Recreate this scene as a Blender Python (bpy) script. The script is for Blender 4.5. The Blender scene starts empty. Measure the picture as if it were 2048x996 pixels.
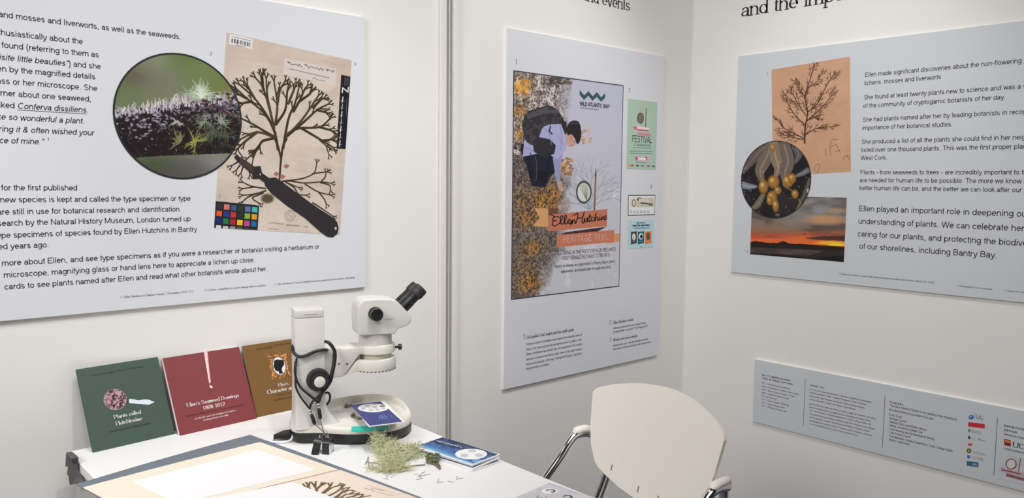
import bpy, bmesh, math, random
import numpy as np
from mathutils import Vector, Matrix

random.seed(7)
RNG = np.random.RandomState(11)
SC = bpy.context.scene
COL = SC.collection

# ------------------------------------------------------------------ camera
HC = 1.348                       # camera height above the floor
FPX = 1581.835                   # focal length in pixels of the 2048 x 996 frame
YAW, PITCH, ROLL = 0.734192458, -0.0852582162, 0.0102115588
DW = 1.949                       # distance from the camera to the printed face of the back wall boards
XC = 1.40387409 * DW             # printed face of the side wall boards
BT = 0.009                       # board thickness
YW, XW = DW + BT, XC + BT        # wall faces

_f = np.array([math.sin(YAW) * math.cos(PITCH), math.cos(YAW) * math.cos(PITCH), math.sin(PITCH)])
_r0 = np.array([math.cos(YAW), -math.sin(YAW), 0.0])
_u0 = np.cross(_r0, _f)
_r = math.cos(ROLL) * _r0 + math.sin(ROLL) * _u0
_u = -math.sin(ROLL) * _r0 + math.cos(ROLL) * _u0
EYE = np.array([0.0, 0.0, HC])

cam = bpy.data.cameras.new('camera')
cam.sensor_fit = 'HORIZONTAL'
cam.sensor_width = 36.0
cam.lens = 36.0 * FPX / 2048.0
cam.clip_start = 0.05
cam_o = bpy.data.objects.new('camera', cam)
COL.objects.link(cam_o)
cam_o.matrix_world = Matrix(((_r[0], _u[0], -_f[0], 0), (_r[1], _u[1], -_f[1], 0), (_r[2], _u[2], -_f[2], HC), (0, 0, 0, 1)))
SC.camera = cam_o

# ------------------------------------------------------------------ light
SC.view_settings.view_transform = 'Standard'
SC.view_settings.look = 'None'
SC.view_settings.gamma = 1.0
SC.view_settings.use_curve_mapping = False
SC.view_settings.exposure = 0.10
world = bpy.data.worlds.new('hall')
SC.world = world
world.use_nodes = True
wn = world.node_tree.nodes
bg = wn['Background']
bg.inputs[0].default_value = (1.0, 0.99, 0.98, 1)
bg.inputs[1].default_value = 0.02


def lamp(name, kind, loc, target, energy, size, col=(1, 0.97, 0.93), spot=None, blend=0.5):
    L = bpy.data.lights.new(name, kind)
    L.energy = energy
    L.color = col
    if kind == 'AREA':
        L.shape = 'DISK'
        L.size = size
    else:
        L.shadow_soft_size = size
    if kind == 'SPOT':
        L.spot_size = math.radians(spot)
        L.spot_blend = blend
    o = bpy.data.objects.new(name, L)
    COL.objects.link(o)
    o.location = loc
    d = Vector(target) - Vector(loc)
    o.rotation_euler = d.to_track_quat('-Z', 'Y').to_euler()
    return o


LC = (1.0, 0.986, 0.968)
lamp('front_fill_light', 'AREA', (0.0, -1.5, 4.2), (0.8, 1.5, 0.8), 50, 3.0, LC)  # broad soft fill added behind the camera, no actual fixture
lamp('left_fill_light', 'AREA', (-2.2, 0.6, 3.0), (0.2, 1.9, 0.85), 74, 1.5, LC)  # added soft fill that lifts the left wall, no actual fixture
lamp('far_left_spot_lamp', 'SPOT', (-0.2, 0.9, 3.0), (-0.1, 1.95, 0.85), 44, 0.04, LC, 42, 0.9)
lamp('left_board_spot_lamp', 'SPOT', (0.1, 0.5, 3.0), (0.3, 1.95, 0.9), 22, 0.04, LC, 50, 0.9)
lamp('board_spot_lamp', 'SPOT', (0.7, 0.5, 3.0), (0.8, 1.95, 0.9), 47, 0.04, LC, 50, 0.9)
lamp('wide_spot_lamp', 'SPOT', (0.9, 0.9, 3.0), (0.9, 1.95, 1.3), 14, 0.04, LC, 70, 0.9)
lamp('middle_spot_lamp', 'SPOT', (1.35, 0.9, 3.0), (1.3, 1.95, 0.7), 22, 0.04, LC, 42, 0.9)
lamp('poster_spot_lamp', 'SPOT', (1.6, 0.7, 2.9), (1.6, 1.95, 1.55), 38, 0.04, LC, 64, 0.9)
lamp('tall_poster_spot_lamp', 'SPOT', (1.9, 0.8, 3.1), (2.0, 1.95, 1.1), 31, 0.04, LC, 50, 0.9)
lamp('side_wall_spot_lamp', 'SPOT', (1.7, 0.9, 2.7), (2.74, 1.6, 1.2), 19, 0.04, LC, 75, 0.9)
lamp('right_board_spot_lamp', 'SPOT', (1.6, 1.0, 2.8), (2.74, 1.4, 1.0), 23, 0.04, LC, 60, 0.9)
lamp('table_spot_lamp', 'SPOT', (1.0, 1.2, 3.4), (1.02, 1.25, 0), 52, 0.05, LC, 42, 0.9)


# ------------------------------------------------------------------ colour and materials
def lin(c):
    c = np.asarray(c, float) / 255.0
    return np.where(c <= 0.04045, c / 12.92, ((c + 0.055) / 1.055) ** 2.4)


MATS = {}


def mat(name, rgb, rough=0.5, metal=0.0, var=0.04, scale=40.0, spec=0.5, bump=0.0, k=1.0):
    """rgb in 0..255 sRGB; slight procedural variation of colour and roughness"""
    if name in MATS:
        return MATS[name]
    m = bpy.data.materials.new(name)
    m.use_nodes = True
    nt = m.node_tree
    b = nt.nodes['Principled BSDF']
    c = np.clip(lin(rgb) / k, 0, 0.95)
    tc = nt.nodes.new('ShaderNodeTexCoord')
    nz = nt.nodes.new('ShaderNodeTexNoise')
    nz.inputs['Scale'].default_value = scale
    nz.inputs['Detail'].default_value = 3
    nt.links.new(tc.outputs['Object'], nz.inputs['Vector'])
    mr = nt.nodes.new('ShaderNodeMapRange')
    mr.inputs['To Min'].default_value = 1 - var
    mr.inputs['To Max'].default_value = 1 + var
    nt.links.new(nz.outputs['Fac'], mr.inputs['Value'])
    vm = nt.nodes.new('ShaderNodeVectorMath')
    vm.operation = 'SCALE'
    vm.inputs[0].default_value = tuple(c)
    nt.links.new(mr.outputs[0], vm.inputs['Scale'])
    nt.links.new(vm.outputs[0], b.inputs['Base Color'])
    b.inputs['Roughness'].default_value = rough
    b.inputs['Metallic'].default_value = metal
    b.inputs['Specular IOR Level'].default_value = spec
    if bump:
        bp = nt.nodes.new('ShaderNodeBump')
        bp.inputs['Strength'].default_value = bump
        bp.inputs['Distance'].default_value = 0.001
        nt.links.new(nz.outputs['Fac'], bp.inputs['Height'])
        nt.links.new(bp.outputs[0], b.inputs['Normal'])
    MATS[name] = m
    return m


def print_mat():
    if 'print' in MATS:
        return MATS['print']
    m = bpy.data.materials.new('print')
    m.use_nodes = True
    nt = m.node_tree
    b = nt.nodes['Principled BSDF']
    at = nt.nodes.new('ShaderNodeAttribute')
    at.attribute_name = 'Col'
    nt.links.new(at.outputs['Color'], b.inputs['Base Color'])
    b.inputs['Roughness'].default_value = 0.5
    b.inputs['Specular IOR Level'].default_value = 0.25
    MATS['print'] = m
    return m


# ------------------------------------------------------------------ objects
def tag(o, label=None, cat=None, group=None, kind=None):
    if label:
        o['label'] = label
    if cat:
        o['category'] = cat
    if group:
        o['group'] = group
    if kind:
        o['kind'] = kind
    return o


def thing(name, label, cat, loc=(0, 0, 0), rz=0.0, group=None):
    o = bpy.data.objects.new(name, None)
    o.empty_display_size = 0.05
    COL.objects.link(o)
    o.location = loc
    o.rotation_euler = (0, 0, rz)
    return tag(o, label, cat, group)


def link_mesh(name, me, m, parent=None, smooth=False, label=None):
    o = bpy.data.objects.new(name, me)
    COL.objects.link(o)
    if m is not None:
        me.materials.append(m)
    if smooth:
        me.polygons.foreach_set('use_smooth', [True] * len(me.polygons))
    if parent is not None:
        o.parent = parent
    if label:
        o['label'] = label
    return o


def root_loc(o):
    p = Vector((0, 0, 0))
    while o is not None:
        p += o.location
        o = o.parent
    return p


class MB:
    """collects shapes; build() links them as ONE mesh object. world=True: vertices are world points"""

    def __init__(self):
        self.v, self.f = [], []

    def add(self, vs, fs):
        n = len(self.v)
        self.v += [tuple(map(float, p)) for p in vs]
        self.f += [tuple(i + n for i in f) for f in fs]
        return self

    def box(self, x0, x1, y0, y1, z0, z1, bev=0.0, seg=2, M=None):
        bm = bmesh.new()
        bmesh.ops.create_cube(bm, size=1)
        for v in bm.verts:
            v.co = Vector(((x0 + x1) / 2 + v.co.x * (x1 - x0), (y0 + y1) / 2 + v.co.y * (y1 - y0), (z0 + z1) / 2 + v.co.z * (z1 - z0)))
        if bev:
            bmesh.ops.bevel(bm, geom=bm.edges[:], offset=bev, segments=seg, profile=0.5, affect='EDGES')
        return self.bm(bm, M)

    def bm(self, bm, M=None):
        if M is not None:
            bm.transform(M)
        bm.verts.index_update()
        self.add([v.co for v in bm.verts], [[v.index for v in f.verts] for f in bm.faces])
        bm.free()
        return self

    def prism(self, pts, axis, d0, d1, bev=0.0, seg=2, M=None):
        """pts: 2-D outline; axis 'x','y','z' the extrusion axis. (p,q)->the two other axes in order"""
        bm = bmesh.new()

        def P(p, d):
            return {'x': (d, p[0], p[1]), 'y': (p[0], d, p[1]), 'z': (p[0], p[1], d)}[axis]
        a = [bm.verts.new(P(p, d0)) for p in pts]
        b = [bm.verts.new(P(p, d1)) for p in pts]
        n = len(pts)
        bm.faces.new(a)
        bm.faces.new(b[::-1])
        for i in range(n):
            bm.faces.new((a[i], b[i], b[(i + 1) % n], a[(i + 1) % n]))
        bmesh.ops.recalc_face_normals(bm, faces=bm.faces[:])
        if bev:
            bmesh.ops.bevel(bm, geom=bm.edges[:], offset=bev, segments=seg, profile=0.5, affect='EDGES', clamp_overlap=True)
        return self.bm(bm, M)

    def lathe(self, prof, origin, axis, seg=32, cap=True):
        """prof: list of (radius, distance along axis)"""
        ax = np.asarray(axis, float)
        ax /= np.linalg.norm(ax)
        h = np.array([0, 0, 1.0]) if abs(ax[2]) < 0.9 else np.array([1.0, 0, 0])
        e1 = np.cross(ax, h)
        e1 /= np.linalg.norm(e1)
        e2 = np.cross(ax, e1)
        o = np.asarray(origin, float)
        vs, fs = [], []
        for r, d in prof:
            for k in range(seg):
                t = 2 * math.pi * k / seg
                vs.append(o + ax * d + r * (math.cos(t) * e1 + math.sin(t) * e2))
        for i in range(len(prof) - 1):
            for k in range(seg):
                k2 = (k + 1) % seg
                fs.append((i * seg + k, i * seg + k2, (i + 1) * seg + k2, (i + 1) * seg + k))
        if cap:
            fs.append(tuple(range(seg))[::-1])
            fs.append(tuple((len(prof) - 1) * seg + k for k in range(seg)))
        return self.add(vs, fs)

    def tube(self, pts, r, seg=10, flat=1.0, cap=True):
        """swept tube along pts; r scalar or list"""
        P = np.asarray(pts, float)
        n = len(P)
        R = np.full(n, r, float) if np.isscalar(r) else np.asarray(r, float)
        T = np.gradient(P, axis=0)
        T /= np.linalg.norm(T, axis=1)[:, None] + 1e-12
        h = np.array([0, 0, 1.0]) if abs(T[0][2]) < 0.9 else np.array([1.0, 0, 0])
        e1 = np.cross(T[0], h)
        e1 /= np.linalg.norm(e1)
        vs, fs = [], []
        for i in range(n):
            e1 = e1 - T[i] * (e1 @ T[i])
            e1 /= np.linalg.norm(e1) + 1e-12
            e2 = np.cross(T[i], e1)
            for k in range(seg):
                t = 2 * math.pi * k / seg
                vs.append(P[i] + R[i] * (math.cos(t) * e1 + flat * math.sin(t) * e2))
        for i in range(n - 1):
            for k in range(seg):
                k2 = (k + 1) % seg
                fs.append((i * seg + k, (i + 1) * seg + k, (i + 1) * seg + k2, i * seg + k2))
        if cap:
            fs.append(tuple(range(seg)))
            fs.append(tuple((n - 1) * seg + k for k in range(seg))[::-1])
        return self.add(vs, fs)

    def build(self, name, m, parent=None, smooth=False, label=None, world=False, angle=None):
        me = bpy.data.meshes.new(name)
        v = self.v
        if world and parent is not None:
            L = root_loc(parent)
            v = [(a - L.x, b - L.y, c - L.z) for a, b, c in v]
        me.from_pydata(v, [], self.f)
        me.update()
        o = link_mesh(name, me, m, parent, smooth or angle is not None, label)
        if angle is not None:
            try:
                me.set_sharp_from_angle(angle=math.radians(angle))
            except Exception:
                pass
        return o


def smooth_path(pts, n=8):
    """Catmull-Rom through pts"""
    P = np.asarray(pts, float)
    Q = np.vstack([2 * P[0] - P[1], P, 2 * P[-1] - P[-2]])
    out = []
    for i in range(1, len(Q) - 2):
        p0, p1, p2, p3 = Q[i - 1], Q[i], Q[i + 1], Q[i + 2]
        for k in range(n):
            t = k / n
            out.append(0.5 * ((2 * p1) + (-p0 + p2) * t + (2 * p0 - 5 * p1 + 4 * p2 - p3) * t * t + (-p0 + 3 * p1 - 3 * p2 + p3) * t ** 3))
    out.append(P[-1])
    return np.array(out)


# ------------------------------------------------------------------ planes, and points seen at a pixel
def ray(px, py):
    d = _f + _r * (px - 1024) / FPX + _u * (498 - py) / FPX
    return d


def at_z(px, py, z):
    d = ray(px, py)
    return EYE + d * ((z - HC) / d[2])


class Plane:
    def __init__(self, o, ex, ey):
        self.o = np.asarray(o, float)
        self.ex = np.asarray(ex, float) / np.linalg.norm(ex)
        ey = np.asarray(ey, float)
        ey = ey - self.ex * (ey @ self.ex)
        self.ey = ey / np.linalg.norm(ey)
        self.n = np.cross(self.ex, self.ey)          # towards the viewer

    def hit(self, px, py):
        d = ray(px, py)
        p = EYE + d * (((self.o - EYE) @ self.n) / (d @ self.n)) - self.o
        return float(p @ self.ex), float(p @ self.ey)

    def pt(self, a, b, off=0.0):
        return self.o + self.ex * a + self.ey * b + self.n * off


PB = Plane((0, DW, HC), (1, 0, 0), (0, 0, 1))        # boards on the back wall
PS = Plane((XC, DW, HC), (0, -1, 0), (0, 0, 1))      # boards on the side wall
PBW = Plane((0, YW, HC), (1, 0, 0), (0, 0, 1))       # the walls themselves
PSW = Plane((XW, YW, HC), (0, -1, 0), (0, 0, 1))


def quad(mb, pl, a0, b0, a1, b1, off):
    mb.add([pl.pt(a0, b0, off), pl.pt(a1, b0, off), pl.pt(a1, b1, off), pl.pt(a0, b1, off)], [(0, 1, 2, 3)])


def poly(mb, pl, pts, off):
    mb.add([pl.pt(a, b, off) for a, b in pts], [tuple(range(len(pts)))])


def polypx(mb, pl, pts, off):
    poly(mb, pl, [pl.hit(x, y) for x, y in pts], off)


def circ(n=40):
    return [(math.cos(2 * math.pi * k / n), math.sin(2 * math.pi * k / n)) for k in range(n)]


def ellipse(mb, pl, ca, cb, ra, rb, off, n=36):
    poly(mb, pl, [(ca + ra * x, cb + rb * y) for x, y in circ(n)], off)


def ring(mb, pl, ca, cb, ra, rb, w, off, n=64):
    vs, fs = [], []
    for x, y in circ(n):
        vs += [pl.pt(ca + ra * x, cb + rb * y, off), pl.pt(ca + (ra - w) * x, cb + (rb - w) * y, off)]
    for k in range(n):
        k2 = (k + 1) % n
        fs.append((2 * k, 2 * k2, 2 * k2 + 1, 2 * k + 1))
    mb.add(vs, fs)


def line_strip(mb, pl, pts, w, off):
    """flat ribbon of width w (scalar or list) along plane points"""
    P = np.asarray(pts, float)
    n = len(P)
    W = np.full(n, w, float) if np.isscalar(w) else np.asarray(w, float)
    T = np.gradient(P, axis=0)
    T /= np.linalg.norm(T, axis=1)[:, None] + 1e-12
    N = np.stack([-T[:, 1], T[:, 0]], 1)
    vs, fs = [], []
    for i in range(n):
        vs += [pl.pt(*(P[i] + N[i] * W[i] / 2), off), pl.pt(*(P[i] - N[i] * W[i] / 2), off)]
    for i in range(n - 1):
        fs.append((2 * i, 2 * i + 1, 2 * i + 3, 2 * i + 2))
    mb.add(vs, fs)


# ------------------------------------------------------------------ lettering: a stroke alphabet drawn with a round or a broad pen
_D = 'L.09,0,.09,.72'
GL = {
 'a': (.53, 'A.255,.33,.165,.15,165,0|L.42,.1|L.445,.04,.49,.035;L.42,.3,.25,.27|A.22,.155,.145,.115,80,285|L.35,.08,.42,.17'),
 'b': (.556, 'L.09,0,.09,.72;A.29,.26,.2,.22,180,540'),
 'c': (.5, 'A.265,.26,.2,.22,40,320'), 'd': (.556, 'A.265,.26,.2,.22,0,360;L.465,0,.465,.72'),
 'e': (.54, 'L.075,.27,.47,.27|A.27,.26,.2,.22,0,315'),
 'f': (.278, 'A.24,.59,.1,.1,80,180|L.14,0;L.02,.485,.26,.485'),
 'g': (.556, 'A.265,.27,.2,.21,0,360;L.465,.52,.465,-.02|A.27,-.03,.195,.14,0,-155'),
 'h': (.556, 'L.085,0,.085,.72;A.275,.3,.19,.185,165,0|L.465,0'),
 'i': (.222, 'L.11,0,.11,.52;L.11,.63,.11,.715'), 'j': (.222, 'L.11,.52,.11,-.08|A.02,-.08,.09,.09,0,-80;L.11,.63,.11,.715'),
 'k': (.5, 'L.085,0,.085,.72;L.42,.52,.1,.2;L.2,.29,.455,0'), 'l': (.222, 'L.11,0,.11,.72'),
 'm': (.833, 'L.085,0,.085,.52;A.25,.32,.165,.165,165,0|L.415,0;A.58,.32,.165,.165,165,0|L.745,0'),
 'n': (.556, 'L.085,0,.085,.52;A.275,.3,.19,.185,165,0|L.465,0'), 'o': (.556, 'A.278,.26,.205,.22,90,450'),
 'p': (.556, 'L.09,-.2,.09,.52;A.29,.26,.2,.22,180,540'), 'q': (.556, 'A.265,.26,.2,.22,0,360;L.465,-.2,.465,.52'),
 'r': (.333, 'L.085,0,.085,.52;A.28,.27,.19,.21,165,85'),
 's': (.5, 'A.245,.37,.155,.11,25,270|A.25,.145,.17,.105,90,-155'),
 't': (.278, 'L.135,.66,.135,.12|A.215,.12,.08,.085,180,285;L.02,.485,.26,.485'),
 'u': (.556, 'L.085,.52,.085,.22|A.275,.22,.19,.185,180,345;L.465,.52,.465,0'),
 'v': (.5, 'L.03,.52,.25,.02,.47,.52'), 'w': (.722, 'L.03,.52,.195,.02,.36,.5,.525,.02,.69,.52'),
 'x': (.5, 'L.04,.52,.46,0;L.45,.52,.03,0'), 'y': (.5, 'L.03,.52,.255,.02;L.47,.52,.25,-.06,.19,-.15,.12,-.17,.04,-.165'),
 'z': (.5, 'L.05,.48,.44,.48,.05,.04,.46,.04'),
 'A': (.667, 'L.03,0,.333,.7,.635,0;L.14,.25,.53,.25'),
 'B': (.667, 'L.09,0,.09,.72;L.09,.68,.36,.68|A.36,.53,.18,.15,90,-90|L.09,.38;L.36,.38|A.38,.21,.2,.17,90,-90|L.09,.04'),
 'C': (.722, 'A.37,.36,.3,.325,45,315'), 'D': (.722, 'L.09,0,.09,.72;L.09,.68,.3,.68|A.3,.36,.33,.32,90,-90|L.09,.04'),
 'E': (.64, 'L.09,0,.09,.72;L.09,.68,.58,.68;L.09,.38,.53,.38;L.09,.04,.59,.04'), 'F': (.6, 'L.09,0,.09,.72;L.09,.68,.56,.68;L.09,.37,.5,.37'),
 'G': (.778, 'A.38,.36,.31,.325,45,330;L.42,.34,.67,.34,.67,.02'), 'H': (.722, 'L.09,0,.09,.72;L.63,0,.63,.72;L.09,.38,.63,.38'),
 'I': (.278, 'L.14,0,.14,.72'), 'J': (.5, 'L.4,.72,.4,.2|A.23,.2,.17,.165,0,-170'), 'K': (.667, 'L.09,0,.09,.72;L.6,.72,.1,.26;L.24,.4,.63,0'),
 'L': (.556, 'L.09,0,.09,.72;L.09,.04,.52,.04'), 'M': (.833, 'L.09,0,.09,.72;L.1,.7,.417,.05,.73,.7;L.745,.72,.745,0'),
 'N': (.722, 'L.09,0,.09,.72;L.1,.7,.625,.02;L.635,.72,.635,0'), 'O': (.778, 'A.39,.36,.32,.325,90,450'),
 'P': (.667, 'L.09,0,.09,.72;L.09,.68,.37,.68|A.37,.51,.19,.17,90,-90|L.09,.34'), 'Q': (.778, 'A.39,.36,.32,.325,90,450;L.44,.2,.7,-.03'),
 'R': (.722, 'L.09,0,.09,.72;L.09,.68,.38,.68|A.38,.52,.19,.16,90,-90|L.09,.36;L.36,.36,.62,0'),
 'S': (.667, 'A.33,.525,.22,.16,25,270|A.335,.2,.24,.165,90,-160'), 'T': (.611, 'L.305,0,.305,.72;L.03,.68,.58,.68'),
 'U': (.722, 'L.09,.72,.09,.27|A.36,.27,.27,.235,180,360|L.63,.72'), 'V': (.667, 'L.03,.72,.333,.02,.64,.72'),
 'W': (.944, 'L.03,.72,.25,.02,.472,.7,.695,.02,.915,.72'), 'X': (.667, 'L.05,.72,.62,0;L.61,.72,.04,0'),
 'Y': (.667, 'L.03,.72,.333,.32,.64,.72;L.333,.32,.333,0'), 'Z': (.611, 'L.06,.68,.55,.68,.05,.04,.56,.04'),
 '0': (.556, 'A.278,.36,.2,.325,90,450'), '1': (.556, 'L.33,0,.33,.72;L.33,.68,.26,.6,.13,.56'),
 '2': (.556, 'A.27,.5,.19,.185,165,-20|L.33,.28,.1,.12,.06,.04;L.06,.04,.49,.04'),
 '3': (.556, 'A.26,.53,.17,.155,160,-90;A.27,.21,.2,.17,90,-160'), '4': (.556, 'L.39,0,.39,.7,.05,.2,.51,.2'),
 '5': (.556, 'L.46,.68,.14,.68,.1,.36|A.27,.24,.2,.2,130,-155'), '6': (.556, 'A.28,.23,.2,.195,0,360;A.36,.3,.28,.39,95,185'),
 '7': (.556, 'L.05,.68,.5,.68,.3,.35,.2,0'), '8': (.556, 'A.278,.54,.165,.145,90,450;A.278,.21,.2,.175,90,450'),
 '9': (.556, 'A.275,.49,.2,.195,0,360;A.195,.42,.28,.39,-85,5'),
 '.': (.278, 'L.12,.0,.12,.09'), ',': (.278, 'L.13,.09,.13,.0,.08,-.09'), ':': (.278, 'L.12,0,.12,.09;L.12,.43,.12,.52'),
 ';': (.278, 'L.13,.09,.13,0,.08,-.09;L.12,.43,.12,.52'), '-': (.333, 'L.05,.27,.29,.27'), '_': (.556, 'L0,-.1,.556,-.1'),
 '(': (.333, 'A.33,.27,.22,.5,110,250'), ')': (.333, 'A.0,.27,.22,.5,70,-70'), "'": (.2, 'L.11,.72,.08,.52'),
 '"': (.355, 'L.12,.72,.09,.52;L.26,.72,.23,.52'), '&': (.667, 'L.6,0,.2,.48|A.29,.56,.12,.125,200,-20|L.2,.36|A.24,.19,.17,.155,110,330|L.5,.38'),
 '/': (.278, 'L.0,-.02,.27,.74'), '?': (.5, 'A.25,.55,.17,.14,170,-60|L.25,.2;L.25,0,.25,.09'), '!': (.278, 'L.14,.22,.14,.72;L.14,0,.14,.09'),
}
_GC = {}


def glyph(ch, seg):
    key = (ch, seg)
    if key in _GC:
        return _GC[key]
    adv, d = GL.get(ch, (.3, ''))
    strokes = []
    for st in [s for s in d.split(';') if s]:
        pts, smooth = [], []
        for part in st.split('|'):
            n = [float(x) for x in part[1:].split(',')]
            if part[0] == 'L':
                q = [(n[i], n[i + 1]) for i in range(0, len(n), 2)]
                for p in q:
                    pts.append(p)
                    smooth.append(False)
            else:
                cx, cy, rx, ry, t0, t1 = n
                m = max(3, int(seg * abs(t1 - t0) / 360))
                for i in range(m + 1):
                    t = math.radians(t0 + (t1 - t0) * i / m)
                    p = (cx + rx * math.cos(t), cy + ry * math.sin(t))
                    pts.append(p)
                    smooth.append(True)
        # drop duplicates
        out = [pts[0]]
        for p in pts[1:]:
            if math.hypot(p[0] - out[-1][0], p[1] - out[-1][1]) > 1e-4:
                out.append(p)
        strokes.append(out)
    _GC[key] = (adv, strokes)
    return _GC[key]


def text_width(s):
    return sum(.28 if c == ' ' else GL.get(c, (.3, ''))[0] for c in s)


def text(mb, pl, s, a, b, em, xs=1.0, off=0.0004, style='sans', bold=1.0, slant=0.0, seg=16, rot=0.0, track=0.0):
    """writes s with its baseline starting at plane point (a, b); em in metres"""
    x = 0.0
    serif = style == 'serif'
    cr, sr = math.cos(rot), math.sin(rot)

    def put(p):
        X = (p[0] + slant * p[1]) * em * xs
        Y = p[1] * em
        return pl.pt(a + cr * X - sr * Y, b + sr * X + cr * Y, off)

    def half(dx, dy):
        if not serif:
            return 0.041 * bold
        t = abs(dy) / (math.hypot(dx, dy) + 1e-9)
        dg = 1.0 if dx * dy < 0 else 0.75
        return (0.0135 + 0.038 * t * dg) * bold

    for ch in s:
        if ch == ' ':
            x += .28 + track
            continue
        adv, strokes = glyph(ch, seg)
        low = serif and (ch.islower())
        for st in strokes:
            P = []
            for (px, py) in st:
                if low and py > 0:
                    py = py * 0.44 / 0.52 if py <= 0.52 else 0.44 + (py - 0.52) * (0.29 / 0.2)
                P.append((px, py))
            if serif:
                P = [(p[0] * (0.88 if low else 0.95), p[1]) for p in P]
            n = len(P)
            closed = n > 4 and math.hypot(P[0][0] - P[-1][0], P[0][1] - P[-1][1]) < 1e-3
            vs, fs = [], []
            i0 = 0
            # split at sharp corners
            runs, cur = [], [P[0]]
            for i in range(1, n):
                cur.append(P[i])
                if i < n - 1:
                    d1 = (P[i][0] - P[i - 1][0], P[i][1] - P[i - 1][1])
                    d2 = (P[i + 1][0] - P[i][0], P[i + 1][1] - P[i][1])
                    cosv = (d1[0] * d2[0] + d1[1] * d2[1]) / (math.hypot(*d1) * math.hypot(*d2) + 1e-12)
                    if cosv < 0.6:
                        runs.append(cur)
                        cur = [P[i]]
            runs.append(cur)
            for ri, run in enumerate(runs):
                m = len(run)
                base = len(vs)
                for i in range(m):
                    q0 = run[i - 1] if i > 0 else (P[-2] if closed and len(runs) == 1 else None)
                    q1 = run[i + 1] if i < m - 1 else (P[1] if closed and len(runs) == 1 else None)
                    p = run[i]
                    if q0 is None:
                        dx, dy = q1[0] - p[0], q1[1] - p[1]
                    elif q1 is None:
                        dx, dy = p[0] - q0[0], p[1] - q0[1]
                    else:
                        a1 = math.hypot(p[0] - q0[0], p[1] - q0[1]) + 1e-9
                        a2 = math.hypot(q1[0] - p[0], q1[1] - p[1]) + 1e-9
                        dx = (p[0] - q0[0]) / a1 + (q1[0] - p[0]) / a2
                        dy = (p[1] - q0[1]) / a1 + (q1[1] - p[1]) / a2
                    L = math.hypot(dx, dy) + 1e-9
                    dx, dy = dx / L, dy / L
                    h = half(dx, dy)
                    ex = 0.0
                    if (i == 0 and ri > 0):
                        ex = -h * 0.8
                    elif i == m - 1 and ri < len(runs) - 1:
                        ex = h * 0.8
                    p = (p[0] + dx * ex, p[1] + dy * ex)
                    vs += [put((x + p[0] - dy * h, p[1] + dx * h)), put((x + p[0] + dy * h, p[1] - dx * h))]
                for i in range(m - 1):
                    k = base + 2 * i
                    fs.append((k, k + 1, k + 3, k + 2))
            # serifs on stroke ends that stop upright at a guide line
            if serif and not closed and ch not in '.,:;-()\'"&/?!_':
                for e, q in ((P[0], P[1]), (P[-1], P[-2])):
                    dx, dy = e[0] - q[0], e[1] - q[1]
                    if abs(dy) < 1.2 * abs(dx) or (ch == '1' and e[1] > .5):
                        continue
                    t = 0.022 * bold
                    if ch.islower() and e[1] > 0.1 and dy > 0 and ch not in 'vwxy':
                        if e[1] < .42 or ch == 't':
                            continue
                        q4 = [(e[0] - .125, e[1] - .05), (e[0] + .042, e[1] + .025), (e[0] + .042, e[1] - .03), (e[0] - .04, e[1] - .075)]
                    elif min(abs(e[1] - g) for g in (0, -.2, .44, .72, .7)) < .03:
                        w = .125 if not ch.islower() else .115
                        s_ = 1 if dy < 0 else -1
                        q4 = [(e[0] - w, e[1]), (e[0] + w, e[1]), (e[0] + w * .9, e[1] + s_ * t * 1.6), (e[0] - w * .9, e[1] + s_ * t * 1.6)]
                    else:
                        continue
                    k = len(vs)
                    vs += [put((x + p[0], p[1])) for p in q4]
                    fs.append((k, k + 1, k + 2, k + 3))
            mb.add(vs, fs)
        x += adv * (0.88 if low else (0.95 if serif else 1.0)) + track
    return x * em * xs


def text_adv(s, style='sans', track=0.0):
    w = 0.0
    for ch in s:
        if ch == ' ':
            w += .28 + track
        else:
            w += GL.get(ch, (.3, ''))[0] * ((0.88 if ch.islower() else .95) if style == 'serif' else 1.0) + track
    return w


def line_px(mb, pl, s, em, p0=None, p1=None, xs=1.0, **kw):
    """a line of writing fixed by its start and/or its end on the plane"""
    if em is None:               # natural size for the measured length
        em = abs(pl.hit(*p1)[0] - pl.hit(*p0)[0]) / (text_adv(s, kw.get('style', 'sans'), kw.get('track', 0.0)) * xs)
    w = text_adv(s, kw.get('style', 'sans'), kw.get('track', 0.0)) * em
    if p0 is not None and p1 is not None:
        a0, b0 = pl.hit(*p0)
        a1, b1 = pl.hit(*p1)
        text(mb, pl, s, a0, (b0 + b1) / 2, em, (a1 - a0) / w, **kw)
        return (a1 - a0) / w
    if p0 is not None:
        a0, b0 = pl.hit(*p0)
    else:
        a1, b0 = pl.hit(*p1)
        a0 = a1 - w * xs
    text(mb, pl, s, a0, b0, em, xs, **kw)
    return xs


# ------------------------------------------------------------------ printed pictures: coloured grids painted from noise, strokes and shapes
def fbm(H, W, cell, seed, octv=4, stretch=1.0):
    r = np.random.RandomState(seed)
    out = np.zeros((H, W))
    amp, tot = 1.0, 0.0
    c = cell
    for _ in range(octv):
        gh, gw = int(H / c) + 3, int(W / (c * stretch)) + 3
        g = r.rand(gh, gw)
        y = np.arange(H) / c
        x = np.arange(W) / (c * stretch)
        yi, xi = y.astype(int), x.astype(int)
        fy, fx = (y - yi)[:, None], (x - xi)[None, :]
        fy, fx = fy * fy * (3 - 2 * fy), fx * fx * (3 - 2 * fx)
        v = (g[yi][:, xi] * (1 - fy) * (1 - fx) + g[yi + 1][:, xi] * fy * (1 - fx) + g[yi][:, xi + 1] * (1 - fy) * fx + g[yi + 1][:, xi + 1] * fy * fx)
        out += amp * v
        tot += amp
        amp *= 0.55
        c = max(1.0, c / 2)
    return out / tot


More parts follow.
